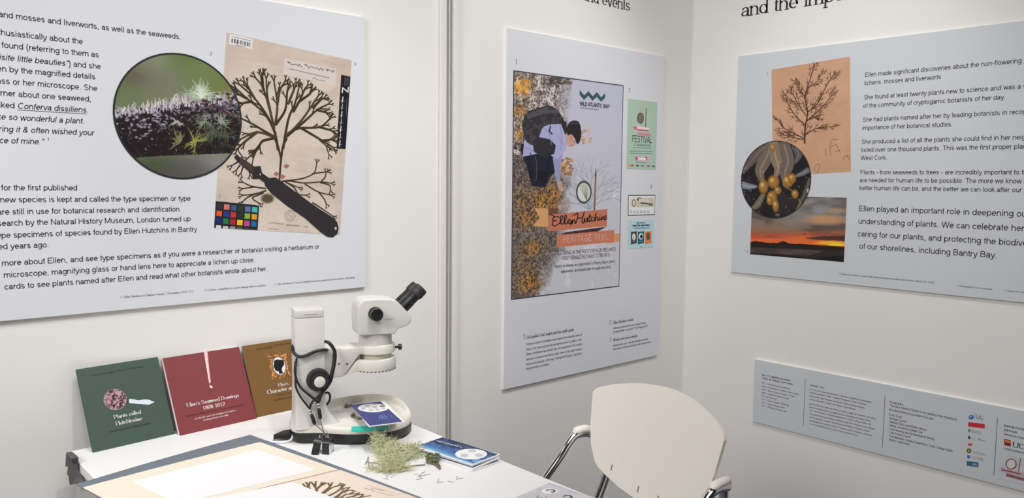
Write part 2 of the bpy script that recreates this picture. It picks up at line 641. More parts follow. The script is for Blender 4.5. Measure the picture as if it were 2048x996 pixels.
class Cv:
    def __init__(self, pl, a0, b0, a1, b1, W, H, base=(200, 200, 200)):
        self.pl, self.r, self.W, self.H = pl, (a0, b0, a1, b1), W, H
        self.im = np.empty((H, W, 3))
        self.im[:] = np.array(base, float)
        self.Y, self.X = np.mgrid[0:H, 0:W].astype(float)
        self.zoom(0, 0, 1)

    def zoom(self, ox, oy, s):
        """following points are given in a picture that starts at photo pixel (ox, oy), enlarged s times"""
        self.z = (ox, oy, s)
        x, y = self._p(0, 0) if s != 1 else (0, 0)
        return self

    def _p(self, x, y):
        ox, oy, s = self.z
        a, b = self.pl.hit(ox + x / s, oy + y / s)
        a0, b0, a1, b1 = self.r
        return (a - a0) / (a1 - a0) * (self.W - 1), (b1 - b) / (b1 - b0) * (self.H - 1)

    def T(self, pts):
        return np.array([self._p(x, y) for x, y in pts])

    def unit(self, x, y):
        p, q = self._p(x, y), self._p(x + 1, y)
        t = self._p(x, y + 1)
        return 0.5 * (math.hypot(q[0] - p[0], q[1] - p[1]) + math.hypot(t[0] - p[0], t[1] - p[1]))

    def mask_poly(self, P):
        m = np.zeros((self.H, self.W), bool)
        n = len(P)
        for i in range(n):
            x0, y0 = P[i]
            x1, y1 = P[(i + 1) % n]
            if y0 == y1:
                continue
            c = ((self.Y >= min(y0, y1)) & (self.Y < max(y0, y1)))
            m ^= c & (self.X < x0 + (self.Y - y0) * (x1 - x0) / (y1 - y0))
        return m

    def blend(self, m, c):
        m = np.clip(np.asarray(m, float), 0, 1)[..., None]
        c = np.asarray(c, float)
        self.im = self.im * (1 - m) + c * m

    def poly(self, pts, c, alpha=1.0):
        m = self.mask_poly(self.T(pts))
        self.blend(m * alpha, c)
        return m

    def oval(self, x, y, rx, ry, c, alpha=1.0, soft=0.15):
        p = np.array(self._p(x, y))
        ex = np.array(self._p(x + rx, y)) - p
        ey = np.array(self._p(x, y + ry)) - p
        A = np.linalg.inv(np.array([ex, ey]).T)
        dx, dy = self.X - p[0], self.Y - p[1]
        d = np.hypot(A[0, 0] * dx + A[0, 1] * dy, A[1, 0] * dx + A[1, 1] * dy)
        m = np.clip((1 - d) / soft + 0.5, 0, 1)
        self.blend(m * alpha, c)
        return m

    def stroke_c(self, P, w, c, alpha=1.0):
        """P in canvas pixels, w scalar or list of widths in canvas pixels"""
        P = np.asarray(P, float)
        n = len(P)
        Wd = np.full(n, w, float) if np.isscalar(w) else np.asarray(w, float)
        for i in range(n - 1):
            x0, y0 = P[i]
            x1, y1 = P[i + 1]
            r = max(Wd[i], Wd[i + 1]) / 2 + 1.5
            ya, yb = int(max(0, min(y0, y1) - r)), int(min(self.H, max(y0, y1) + r + 2))
            xa, xb = int(max(0, min(x0, x1) - r)), int(min(self.W, max(x0, x1) + r + 2))
            if ya >= yb or xa >= xb:
                continue
            X, Y = self.X[ya:yb, xa:xb], self.Y[ya:yb, xa:xb]
            dx, dy = x1 - x0, y1 - y0
            L2 = dx * dx + dy * dy + 1e-9
            t = np.clip(((X - x0) * dx + (Y - y0) * dy) / L2, 0, 1)
            d = np.hypot(X - x0 - t * dx, Y - y0 - t * dy)
            ww = Wd[i] + (Wd[i + 1] - Wd[i]) * t
            m = (np.clip(ww / 2 - d + 0.5, 0, 1) * np.clip(ww, 0, 1) * alpha)[..., None]
            self.im[ya:yb, xa:xb] = self.im[ya:yb, xa:xb] * (1 - m) + np.asarray(c, float) * m

    def stroke(self, pts, w, c, alpha=1.0):
        k = self.unit(*pts[0])
        self.stroke_c(self.T(pts), (np.asarray(w) * k) if not np.isscalar(w) else w * k, c, alpha)

    def build(self, name, parent, off, K, mask=None, label=None, noise=0):
        H, W = self.H, self.W
        im = self.im
        if noise:
            im = im + (RNG.rand(H, W, 1) - .5) * noise
        c = np.clip(lin(np.clip(im, 0, 255)) / K, 0.002, 0.92)
        a0, b0, a1, b1 = self.r
        a = a0 + (a1 - a0) * self.X / (W - 1)
        b = b1 - (b1 - b0) * self.Y / (H - 1)
        pl = self.pl
        V = pl.o + a[..., None] * pl.ex + b[..., None] * pl.ey + off * pl.n
        V = V.reshape(-1, 3)
        L = np.array(root_loc(parent)) if parent is not None else np.zeros(3)
        V = V - L
        idx = np.arange(H * W).reshape(H, W)
        q = np.stack([idx[1:, :-1], idx[1:, 1:], idx[:-1, 1:], idx[:-1, :-1]], -1)
        if mask is not None:
            mm = mask[:-1, :-1] & mask[1:, :-1] & mask[:-1, 1:] & mask[1:, 1:]
            q = q[mm]
        q = q.reshape(-1, 4)
        used, inv = np.unique(q, return_inverse=True)
        q = inv.reshape(-1, 4)
        V = V[used]
        cc = c.reshape(-1, 3)[used]
        me = bpy.data.meshes.new(name)
        me.vertices.add(len(V))
        me.vertices.foreach_set('co', V.ravel())
        me.loops.add(q.size)
        me.loops.foreach_set('vertex_index', q.ravel().astype(np.int32))
        me.polygons.add(len(q))
        me.polygons.foreach_set('loop_start', np.arange(0, q.size, 4, dtype=np.int32))
        me.polygons.foreach_set('loop_total', np.full(len(q), 4, dtype=np.int32))
        at = me.color_attributes.new('Col', 'FLOAT_COLOR', 'POINT')
        at.data.foreach_set('color', np.hstack([cc, np.ones((len(cc), 1))]).ravel())
        me.update()
        me.validate()
        return link_mesh(name, me, print_mat(), parent, False, label)


def fork(cv, p, ang, L, w, depth, c, spread=0.42, rnd=None, shrink=0.72):
    """dichotomous seaweed tips, canvas pixels"""
    rnd = rnd or random
    a2 = ang + rnd.uniform(-.12, .12)
    q = (p[0] + L * math.cos(a2), p[1] + L * math.sin(a2))
    cv.stroke_c([p, q], [w, w * .9], c)
    if depth > 0:
        for sgn in (-1, 1):
            fork(cv, q, a2 + sgn * spread * rnd.uniform(.6, 1.2), L * shrink * rnd.uniform(.8, 1.15), w * .82, depth - 1, c, spread, rnd, shrink)


INK = mat('ink', (38, 38, 42), 0.6, var=0.02)
INKS = mat('ink_soft', (62, 62, 68), 0.6, var=0.02)

# ================================================================== the booth
M_WALL = mat('wall_white', (234, 232, 229), 0.75, var=0.012, scale=6, spec=0.2)
M_ALU = mat('booth_post_paint', (228, 226, 222), 0.45, var=0.02)
M_BOARD = mat('foam_board_face', (221, 223, 228), 0.5, var=0.008, scale=3, spec=0.3)
M_FLOOR = mat('carpet', (92, 96, 104), 0.95, var=0.25, scale=300, bump=0.6)

w = MB().box(-2.6, 1.461, YW, YW + 0.04, 0, 2.5).build('wall_left', M_WALL)
tag(w, kind='structure')
w = MB().box(1.530, XW + 0.04, YW, YW + 0.04, 0, 2.5).build('wall_back', M_WALL)
tag(w, kind='structure')
w = MB().box(XW, XW + 0.04, -1.6, YW, 0, 2.5).build('wall_right', M_WALL)
tag(w, kind='structure')
fl = MB().box(-2.6, XW + 0.04, -1.6, YW + 0.04, -0.03, 0).build('floor', M_FLOOR)
tag(fl, kind='structure')
M_GROOVE = mat('anodised_channel', (212, 207, 202), 0.5, 0.0, var=0.03)
m = MB()
y0 = YW - 0.010
m.box(1.461, 1.4835, y0, YW + 0.03, 0, 2.5, 0.0015, 1)
m.box(1.5125, 1.530, y0, YW + 0.03, 0, 2.5, 0.0015, 1)
m.box(1.461, 1.530, YW + 0.03, YW + 0.04, 0, 2.5)
t = m.build('trim_1', M_ALU)
tag(t, kind='structure')
m = MB()
m.box(1.4835, 1.5125, YW + 0.006, YW + 0.03, 0, 2.5)
m.box(1.4965, 1.5005, YW - 0.004, YW + 0.008, 0, 2.5)
m.box(1.5095, 1.5125, YW - 0.006, YW + 0.008, 0, 2.5)
m.box(1.4590, 1.461, YW - 0.002, YW + 0.001, 0, 2.5)  # thin strip put in for the shadow line at the left panel's edge
t = m.build('trim_3', M_GROOVE)
tag(t, kind='structure')
t = MB().box(XW - 0.004, XW + 0.001, YW - 0.004, YW + 0.001, 0, 2.5).build('trim_2', M_ALU)
tag(t, kind='structure')

KA, KB, KC, KD = 1.02, 0.86, 0.86, 0.6

# ---- raised wall headings (cut vinyl letters)
M_VINYL = mat('black_vinyl', (32, 28, 28), 0.5, var=0.02)
rt = thing('wall_heading', 'large black serif heading reading and events, above the tall poster', 'lettering', (2.1, YW, 1.9))
a1, b1 = PBW.hit(1260, 22.5)
em = 0.066
for wd_ in ('events', 'and'):
    a1 -= text_adv(wd_, 'serif') * em * 0.93
    m = MB()
    text(m, PBW, wd_, a1, b1, em, 0.93, 0.0006, 'serif', seg=28)
    m.build('word', M_VINYL, rt, world=True)
    a1 -= 0.28 * em * 0.93
a0, b0 = PSW.hit(1482, 34.5)
rt = thing('wall_heading', 'large black serif heading reading and the imp, on the right wall', 'lettering', (XW, 1.3, 1.9))
for wd_ in ('and', 'the', 'importance'):
    m = MB()
    text(m, PSW, wd_, a0, b0, 0.083, 0.97, 0.0006, 'serif', seg=28)
    m.build('word', M_VINYL, rt, world=True)
    a0 += text_adv(wd_ + ' ', 'serif') * 0.083 * 0.97


M_BOARD_SHADED = mat('shaded_board_face', (207, 210, 214), 0.5, var=0.008, scale=3, spec=0.3)  # same foam board face, darkened in colour for the dimmer side wall


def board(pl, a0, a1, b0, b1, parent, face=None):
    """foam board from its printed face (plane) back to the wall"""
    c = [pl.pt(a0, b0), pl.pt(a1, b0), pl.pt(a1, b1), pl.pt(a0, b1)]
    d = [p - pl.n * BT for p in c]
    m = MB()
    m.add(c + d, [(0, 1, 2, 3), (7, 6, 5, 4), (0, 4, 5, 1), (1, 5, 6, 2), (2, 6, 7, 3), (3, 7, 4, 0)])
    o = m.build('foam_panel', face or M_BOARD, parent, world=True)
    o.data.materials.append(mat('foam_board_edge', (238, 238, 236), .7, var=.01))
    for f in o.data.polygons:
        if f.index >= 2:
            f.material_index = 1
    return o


# ================================================================== board on the left wall
rt = thing('information_board', 'wide white text board with a magnifying glass picture, above the books', 'board', (0.66, DW, 1.0426))
board(PB, 0.126, 1.1946, -0.3054, 0.4506, rt)
eA = 0.0172
m = MB()
xs = 1.0
LA = [('and mosses and liverworts, as well as the seaweeds.', (362, 79), 0), ('enthusiastically about the', (166, 88.5), 0),
      ('found (referring to them as', (198, 115), 0), ('taken by the magnified details', (191, 159), 0),
      ('glass or her microscope. She', (195, 182), 0), ('Turner about one seaweed,', (183, 203.5), 0),
      ('species is kept and called the type specimen or type', (381, 402.5), 0)]
pa = [('for the first published', (2, 380.5), (155, 381)), ('new species is kept and called the type specimen or type', (0, 404), (381.4, 402.5)),
      ('more about Ellen, and see type specimens as if you were a researcher or botanist visiting a herbarium or', (3, 531), (638.8, 498))]
ra = []
for s, p0, p1 in pa:
    ra.append(line_px(m, PB, s, eA, p0, p1, seg=14, bold=1.13))
xs = sum(ra) / len(ra)
print('board A letter width', ra)
for s, p1, sl in LA[:6]:
    line_px(m, PB, s, eA, None, p1, xs, seg=14, bold=1.13)
for s, p1 in (('are still in use for botanical research and identification', (359.2, 423)), ('Research by the Natural History Museum, London turned up', (381.6, 442.2)),
              ('type specimens of species found by Ellen Hutchins in Bantry', (394.3, 462.7)), ('hundred years ago.', (98.6, 494.5)),
              ('microscope, magnifying glass or hand lens here to appreciate a lichen up close.', (509.9, 524)),
              ('cards to see plants named after Ellen and read what other botanists wrote about her.', (535, 541.7))):
    line_px(m, PB, s, eA, None, p1, xs, seg=14, bold=1.13)
line_px(m, PB, ') and she', eA, None, (202, 138.5), xs, seg=14, bold=1.13)
a_, b_ = PB.hit(202, 138.5)
text(m, PB, 'exquisite little beauties"', a_ - text_adv('exquisite little beauties") and she') * eA * xs, b_, eA, xs, slant=.2, seg=14, bold=1.13)
a_, b_ = PB.hit(177, 225.5)
wC = text_adv('Conferva dissiliens.') * eA * xs
text(m, PB, 'Conferva dissiliens.', a_ - wC, b_, eA, xs, slant=.2, seg=14, bold=1.13)
text(m, PB, 'liked ', a_ - wC - text_adv('liked ') * eA * xs, b_, eA, xs, seg=14, bold=1.13)
quad(m, PB, a_ - wC, b_ - 0.0034, a_ - 0.004, b_ - 0.0024, 0.0004)
for s, p in (('make so wonderful a plant.', (169, 247.5)), ('admiring it & often wished your', (188, 271)), ('piece of mine."', (88, 289))):
    line_px(m, PB, s, eA, None, p, xs, slant=.2, seg=14, bold=1.13)
line_px(m, PB, '1', eA * .55, (94, 281), None, 1.0, style='serif')
m.build('text_block', INK, rt, world=True)
for s, p0, p1 in (('1  Ellen Hutchins to Dawson Turner, 7 December 1812  TCC', (240, 597), (388.5, 584)),
                  ('2  Lichens: competition for space among fruticose species', (409, 583), (531, 571.5)),
                  ('3  Type specimen of Fucus (Codium) tomentosus prepared by Ellen Hutchins 1808 NHM', (549, 571), (709, 556))):
    m = MB()
    line_px(m, PB, s, None, p0, p1, style='serif', seg=8, bold=1.1)
    m.build('caption', INK, rt, world=True)
for s, p0 in (('2', (419, 110.5)), ('3', (708, 131))):
    m = MB()
    line_px(m, PB, s, 0.0125, p0, None, style='serif')
    m.build('figure_number', INK, rt, world=True)

# herbarium sheet picture
BLp = PB.pt(*PB.hit(428, 456))
PH = Plane(BLp, PB.pt(*PB.hit(679.5, 469.5)) - BLp, PB.pt(*PB.hit(454, 65)) - BLp)
aw, bh = PH.hit(679.5, 469.5)[0], PH.hit(454, 65)[1]
Wc, Hc_ = 420, int(420 * bh / aw)
cv = Cv(PH, 0, 0, aw, bh, Wc, Hc_, (210, 195, 184))
n1 = fbm(Hc_, Wc, 60, 3)
cv.im += ((n1 - .5) * 26)[..., None] * np.array([1, 1.05, 1.1])
n2 = fbm(Hc_, Wc, 18, 4, 3, 3.0)
cv.im += ((n2 - .5) * 16)[..., None]
cv.zoom(420, 40, 3.831)
cv.poly([(130, 95), (1092, 318), (1085, 430), (118, 290)], (200, 180, 164), .4)
cv.poly([(1010, 300), (1092, 318), (1050, 1100), (960, 1100)], (200, 178, 164), .4)
cv.stroke([(140, 290), (130, 460), (110, 620)], 4, (180, 150, 132), .5)
for k in range(26):        # creases in the mount paper
    x, y = random.uniform(150, 950), random.uniform(480, 980)
    cv.stroke([(x, y), (x + random.uniform(20, 70), y + random.uniform(-25, 25))], 3, (188, 164, 146), .35)
for k in range(10):
    x, y = random.uniform(830, 990), random.uniform(480, 720)
    cv.stroke([(x, y), (x + 60, y - 30)], 3, (178, 152, 134), .45)
# barcode label
cv.poly([(152, 108), (328, 148), (322, 222), (146, 184)], (232, 232, 232))
for k in range(30):
    x = 164 + k * 4.9
    if (k * 7) % 5 != 1:
        cv.stroke([(x, 142 + (x - 164) * .225), (x - 2, 172 + (x - 164) * .225)], 1.2 + (k * 3) % 4, (30, 30, 32))
cv.stroke([(164, 126), (312, 160)], 4, (70, 70, 72), .8)
cv.stroke([(200, 192), (270, 206)], 4, (90, 90, 92), .8)
# written label
cv.poly([(572, 288), (968, 378), (958, 502), (560, 420)], (214, 203, 196))
for x0, y0, L in ((592, 330, 110), (722, 352, 150), (890, 384, 60)):
    pts = [(x0 + t * L, y0 + t * L * .19 + (6 + 4 * math.sin(t * 9)) * math.sin(t * L * .19 + 1.5 * math.sin(t * 7)) - (14 if t < .1 else 0)) for t in np.linspace(0, 1, 110)]
    cv.stroke(pts, 3.0, (38, 34, 40))
cv.stroke([(606, 374), (915, 444)], 4, (60, 56, 62), .8)
cv.stroke([(785, 452), (800, 440), (812, 455), (830, 458)], 2.6, (60, 50, 60))
cv.stroke([(838, 462), (884, 468)], 3, (70, 60, 70), .9)
cv.stroke([(565, 424), (700, 455), (800, 470)], 3, (170, 146, 128), .7)
cv.stroke([(860, 312), (960, 342), (1050, 352)], 3, (150, 128, 112), .6)
# scale strip
cv.poly([(1005, 420), (1078, 434), (1046, 990), (968, 985)], (26, 26, 30))
cv.stroke([(1012, 556), (1016, 520), (1056, 552), (1060, 515)], 9, (225, 225, 228))
for k in range(7):
    y = 590 + k * 56
    cv.stroke([(1018 - k * 3.6, y), (1012 - k * 3.6, y + 42)], 5 if k % 2 else 8, (222, 222, 224))
    cv.stroke([(1000 - k * 3.4, y + 26), (1030 - k * 3.4, y + 30)], 2.5, (190, 190, 194))
cv.stroke([(1048, 600), (1042, 740)], 3, (150, 150, 154), .8)
for k in range(5):
    cv.stroke([(1032 + 8 * k, 440), (1030 + 8 * k, 500)], 2, (170, 170, 174), .8)
# seaweed
WEED = (58, 50, 37)
WEED2 = (74, 64, 46)
rr = random.Random(5)
FR = [[(520, 990), (500, 880), (470, 800), (400, 700), (280, 600), (200, 525)], [(500, 870), (440, 740), (340, 600), (225, 495)],
      [(340, 600), (300, 530), (268, 480)], [(490, 830), (460, 700), (405, 520), (350, 445)], [(405, 520), (402, 450), (398, 420)],
      [(500, 800), (515, 650), (490, 470)], [(470, 740), (440, 590), (430, 450)], [(505, 800), (575, 690), (590, 560), (600, 505)],
      [(515, 650), (535, 540), (575, 470)], [(560, 980), (600, 760), (650, 640), (680, 520)], [(600, 640), (640, 540), (660, 490)],
      [(640, 700), (690, 610), (720, 540), (745, 505)], [(590, 890), (700, 770), (790, 640), (830, 580)], [(690, 620), (760, 570), (780, 540)],
      [(600, 880), (720, 780), (820, 690), (905, 645)], [(790, 670), (850, 610), (870, 600)], [(820, 690), (900, 712)],
      [(600, 870), (680, 830), (840, 820), (925, 750)], [(840, 820), (945, 852)], [(700, 830), (860, 925), (940, 975)], [(860, 925), (945, 915)],
      [(500, 900), (430, 860), (330, 800), (240, 755)], [(500, 900), (360, 860), (235, 912)], [(490, 905), (400, 930), (370, 985), (340, 1010)],
      [(360, 860), (270, 930), (205, 990)], [(280, 600), (230, 575), (205, 560)], [(320, 625), (230, 640)]]
for pl_ in FR:
    P = cv.T(smooth_path(pl_, 5))
    k = cv.unit(500, 700)
    n = len(P)
    wv = np.linspace(21, 12, n) * k
    cv.stroke_c(P, wv, WEED if rr.random() < .7 else WEED2)
    d = P[-1] - P[-2]
    ang = math.atan2(d[1], d[0])
    for sgn in (-.4, .35):
        fork(cv, P[-1], ang + sgn, 27 * k, 10.5 * k, 1, WEED, .42, rr)
    for q in range(2):
        i = int(n * (.5 + .2 * q))
        dd = P[i + 1] - P[i]
        fork(cv, P[i], math.atan2(dd[1], dd[0]) + (0.5 if q else -0.5), 38 * k, 11 * k, 1, WEED, .38, rr)
cv.zoom(420, 280, 4.528)
FR2 = [[(590, -10), (615, 60), (640, 160)], [(690, -10), (660, 60), (640, 200), (628, 365)], [(650, 375), (830, 350), (940, 300), (965, 215)],
       [(650, 375), (720, 372), (860, 390), (1000, 380), (1095, 392)], [(1000, 382), (1040, 340), (1050, 300)], [(930, 305), (1000, 295), (1060, 290)],
       [(1000, 385), (1080, 410), (1090, 450)], [(860, 400), (980, 470), (1095, 500)], [(980, 470), (1030, 530), (1050, 575)], [(680, 378), (760, 430), (800, 490), (868, 500)],
       [(700, 390), (800, 430)], [(930, 570), (1010, 620), (1110, 688)], [(500, 440), (380, 420), (300, 385)], [(400, 425), (300, 440)],
       [(505, 460), (400, 490), (300, 500)], [(410, 488), (340, 520), (298, 555)], [(480, 480), (385, 525), (440, 572)], [(480, 0), (400, 100), (320, 190)],
       [(440, 60), (400, 140), (380, 220)], [(330, 0), (255, 80), (290, 150)], [(270, 230), (240, 270)], [(300, 240), (280, 300)], [(250, 200), (200, 230)], [(355, 280), (360, 312)],
       [(990, 0), (1050, 50), (1120, 90)], [(1050, 50), (1075, 130)]]
for pl_ in FR2:
    P = cv.T(smooth_path(pl_, 5))
    k = cv.unit(700, 300)
    n = len(P)
    big = 24 if pl_[0][1] < 0 else 14
    cv.stroke_c(P, np.linspace(big, big * .7, n) * k, WEED)
    if big < 20:
        d = P[-1] - P[-2]
        ang = math.atan2(d[1], d[0])
        for sgn in (-.45, .4):
            fork(cv, P[-1], ang + sgn, 26 * k, 9.5 * k, 1, WEED, .5, rr)
cv.oval(520, 530, 55, 42, WEED2, .9, .5)
for x, y in ((690, 240), (600, 310), (655, 335)):
    cv.poly([(x - 30, y), (x, y - 26), (x + 30, y - 6), (x + 5, y + 22)], (150, 96, 80), .8)
# colour chart
cv.poly([(50, 552), (446, 592), (432, 816), (32, 796)], (38, 40, 44))
CH = [[(58, 50, 50), (205, 120, 112), (62, 92, 130), (44, 62, 40), (100, 112, 170), (66, 186, 170)],
      [(226, 92, 48), (40, 62, 140), (196, 52, 62), (44, 48, 50), (140, 176, 56), (228, 152, 44)],
      [(30, 40, 120), (34, 128, 62), (176, 38, 46), (238, 190, 40), (190, 74, 146), (34, 110, 160)]]
for j in range(3):
    for i in range(6):
        x, y = 65 + i * 63.5 - j * 4.5, 575 + j * 64 + i * 6.2
        cv.poly([(x, y), (x + 48, y + 4), (x + 46, y + 52), (x - 3, y + 48)], CH[j][i])
for i, g in enumerate((220, 200, 150, 100, 60)):
    x, y = 55 + i * 63, 772 + i * 5
    cv.poly([(x, y), (x + 46, y + 3), (x + 45, y + 26), (x - 1, y + 24)], (g, g, g))
# stamp and handwriting at the foot
for r_, w_ in ((46, 4), (28, 3)):
    cv.stroke([(725 + r_ * math.cos(t), 686 + r_ * math.sin(t)) for t in np.linspace(0, 6.3, 40)], w_, (96, 92, 96), .9)
cv.stroke([(710, 676), (740, 696)], 6, (110, 106, 110), .8)
for x0, y0, L, c in ((530, 748, 140, (120, 88, 76)), (690, 768, 120, (46, 38, 38)), (850, 782, 40, (130, 100, 86)), (525, 802, 95, (140, 110, 96))):
    cv.stroke([(x0 + t * L, y0 + t * L * .1 + 5 * math.sin(t * L * .3)) for t in np.linspace(0, 1, 40)], 3.2, c)
cv.stroke([(88, 490), (86, 525)], 3, (60, 50, 46))
cv.build('herbarium_picture', rt, 0.0005, KA, label='tan specimen sheet with dark branching seaweed', noise=5)

# round lens picture
al, _ = PB.hit(226.3, 232)
ar, _ = PB.hit(482.3, 232)
_, bt_ = PB.hit(350, 106.3)
_, bb_ = PB.hit(360, 357.6)
ca, cb, ra_, rb_ = (al + ar) / 2, (bt_ + bb_) / 2, (ar - al) / 2, (bt_ - bb_) / 2
print('lens', ca, cb, ra_, rb_)
cv = Cv(PB, ca - ra_, cb - rb_, ca + ra_, cb + rb_, 280, 280, (124, 132, 104))
cv.zoom(200, 60, 3.113)
for x, y, rx, ry, c, al_ in ((230, 290, 120, 150, (96, 90, 76), .8), (170, 420, 110, 70, (104, 122, 78), .7), (430, 200, 150, 60, (150, 162, 120), .8), (520, 210, 80, 60, (96, 116, 70), .8), (400, 300, 120, 110, (126, 122, 112), .8), (640, 250, 150, 130, (110, 130, 76), .8), (520, 170, 90, 40, (100, 120, 74), .7),
                             (760, 350, 80, 90, (116, 124, 66), .8), (330, 420, 160, 60, (122, 128, 96), .7), (500, 880, 330, 80, (78, 76, 74), .9), (330, 840, 110, 50, (70, 84, 56), .8), (690, 830, 120, 50, (146, 146, 150), .9), (560, 860, 120, 60, (96, 90, 88), .8)):
    cv.oval(x, y, rx, ry, c, al_, 1.6)
log = [(60, 510), (200, 500), (330, 470), (460, 462), (600, 440), (720, 440), (870, 430), (880, 760), (800, 768), (600, 776), (380, 784), (230, 796), (60, 780)]
mk = cv.poly(log, (34, 27, 29))
f1 = fbm(280, 280, 8, 21, 4)
f2 = fbm(280, 280, 3, 22, 2)
hgt = np.clip(1 - (cv.Y - cv._p(0, 440)[1]) / (cv._p(0, 700)[1] - cv._p(0, 440)[1]), 0, 1)
cv.blend(mk * np.clip((f1 * .6 + f2 * .4 - .66 + .24 * np.clip(hgt, 0, 1.1) ** 1.5) * 8, 0, .8), (158, 150, 168))
cv.blend(mk * np.clip((fbm(280, 280, 6, 23) - .62) * 6, 0, .5), (74, 42, 44))
cv.blend(mk * np.clip((fbm(280, 280, 10, 24) - .55) * 6, 0, .5) * (cv.X > 150), (40, 52, 38))
r2 = random.Random(2)
for k in range(260):                 # frosted lichen points along the top of the branch
    x = r2.uniform(95, 850)
    base = np.interp(x, [95, 330, 460, 600, 860], [505, 475, 450, 430, 425]) + r2.uniform(-12, 45)
    L = r2.uniform(12, 42) * (1.5 if 440 < x < 600 else 1)
    g = r2.choice([(214, 206, 214), (186, 176, 190), (232, 228, 230), (160, 150, 164)])
    cv.stroke([(x, base), (x + r2.uniform(-9, 9), base - L * .6), (x + r2.uniform(-14, 14), base - L)], [7, 5, 3], g, .9)
for k in range(150):
    x, y = r2.uniform(95, 420), r2.uniform(510, 690)
    if r2.random() < (700 - y) / 200:
        cv.oval(x, y, r2.uniform(5, 13), r2.uniform(3, 7), (190, 184, 200), .75, .6)
for k in range(70):
    cv.oval(r2.uniform(600, 850), r2.uniform(395, 520), r2.uniform(6, 15), r2.uniform(5, 10), r2.choice([(56, 30, 30), (96, 60, 58), (70, 66, 84), (32, 26, 34)]), .85, .5)


def tuft(x0, y0, n, L0, c, a0, a1, w_):
    for k in range(n):
        t = math.radians(r2.uniform(a0, a1))
        L = L0 * r2.uniform(.45, 1.1)
        x, y = x0 + r2.uniform(-.1, .1) * L0, y0 + r2.uniform(-.08, .08) * L0
        P, q = [(x, y)], (x, y)
        for s in range(4):
            t += r2.uniform(-.55, .55)
            q = (q[0] + L / 4 * math.cos(t), q[1] + L / 4 * math.sin(t))
            P.append(q)
        cv.stroke(P, [w_, w_, w_ * .8, w_ * .6, w_ * .4], c, .95)
        cv.stroke([P[2], (P[2][0] + L * .22 * math.cos(t + 1), P[2][1] + L * .22 * math.sin(t + 1))], w_ * .6, c, .9)


tuft(625, 425, 24, 125, (160, 178, 150), -165, -20, 8)
tuft(628, 420, 20, 115, (196, 210, 186), -160, -20, 6)
tuft(630, 420, 12, 80, (218, 226, 210), -150, -30, 5)
tuft(655, 570, 18, 75, (140, 152, 128), 0, 360, 5)
tuft(745, 575, 18, 80, (150, 158, 142), 0, 360, 5)
tuft(700, 640, 22, 90, (84, 92, 70), 0, 360, 6)
tuft(790, 660, 18, 80, (78, 84, 72), 0, 360, 6)
tuft(500, 680, 12, 95, (140, 138, 92), 60, 280, 6)
tuft(590, 690, 20, 100, (150, 150, 80), 0, 360, 6)
tuft(480, 570, 8, 60, (170, 176, 168), 0, 200, 8)
mask = np.hypot((cv.X - 139.5) / 139.5, (cv.Y - 139.5) / 139.5) < 0.985
cv.build('lens_picture', rt, 0.0011, KA, mask, 'round photograph of a frosted lichen covered branch')
m = MB()
ring(m, PB, ca, cb, ra_ + .001, rb_ + .001, 0.0042, 0.0014)
M_RIM = mat('printed_black', (40, 38, 40), 0.5, var=0.03)
HZ = [(215, 155), (245, 130), (270, 160), (300, 170), (400, 240), (455, 235), (470, 300), (535, 345), (590, 338), (640, 370), (800, 490), (960, 605), (1110, 700), (1150, 745), (1162, 800), (1150, 850), (1110, 880), (1060, 875), (1000, 835), (860, 710), (700, 600), (560, 490), (500, 420), (490, 385), (440, 350), (385, 355), (378, 310), (250, 200)]
polypx(m, PB, [(420 + x / 4.528, 280 + y / 4.528) for x, y in HZ], 0.0015)
m.build('printed_magnifying_glass', M_RIM, rt, world=True, label='black rim and handle of the printed magnifying glass')
m = MB()
polypx(m, PB, [(420 + x / 4.528, 280 + y / 4.528) for x, y in ((275, 150), (300, 172), (400, 242), (385, 300), (262, 208))], 0.0018)
m.build('printed_ferrule', mat('printed_brown', (66, 54, 52), .5), rt, world=True)
m = MB()
for x, y, r_ in ((1135, 800, 14), (452, 312, 9)):
    m = MB()
    polypx(m, PB, [(420 + (x + r_ * .7 * c) / 4.528, 280 + (y + r_ * s) / 4.528) for c, s in circ(16)], 0.0018)
    m.build('printed_rivet', mat('printed_grey', (190, 190, 196), .5), rt, world=True)

# ================================================================== tall poster on the back wall
rt = thing('poster', 'tall board with a heritage trail picture of a person gathering seaweed', 'poster', (2.14, DW, 0.6516))
board(PB, 1.7272, 2.5579, -0.6964, 0.4941, rt)
a0, bT = PB.hit(1028.3, 143)
a1, _ = PB.hit(1245, 200)
_, bB = PB.hit(1036, 596)
print('poster pic', a0, a1, bB, bT, PB.hit(1245, 163), PB.hit(1245, 562))
W_, H_ = 420, int(420 * (bT - bB) / (a1 - a0))
m = MB()
e = .004
quad(m, PB, a0 - e, bB - e, a1 + e, bT + e, 0.0003)
m.build('picture_border', mat('printed_border', (66, 60, 72), .5), rt, world=True)
cv = Cv(PB, a0, bB, a1, bT, W_, H_, (196, 196, 214))
xn, yn = cv.X / W_, cv.Y / H_
cv.im = (1 - yn[..., None]) * np.array([180, 181, 198]) + yn[..., None] * np.array([196, 196, 203])
f1, f2, f3 = fbm(H_, W_, 34, 31), fbm(H_, W_, 5, 32, 3), fbm(H_, W_, 12, 33)
shore = np.clip((.50 - xn + .20 * (f1 - .5) - .12 * np.exp(-((yn - .33) / .08) ** 2)) * 7, 0, 1)
shore *= np.where(yn < .22, np.clip(1 - (yn - .05) * 0, 0, 1), 1)
shore = np.where((yn > .8), np.clip((.42 - (yn - .8) * .6 - xn + .22 * (f1 - .5)) * 8, 0, 1), shore)
rock = np.stack([80 + 120 * (f2 - .3), 72 + 112 * (f2 - .3), 68 + 112 * (f2 - .3)], -1)
cv.blend(shore, 0)
cv.im += rock * shore[..., None]
fine = fbm(H_, W_, 3, 39, 2)
cv.zoom(1000, 0, 3.32)


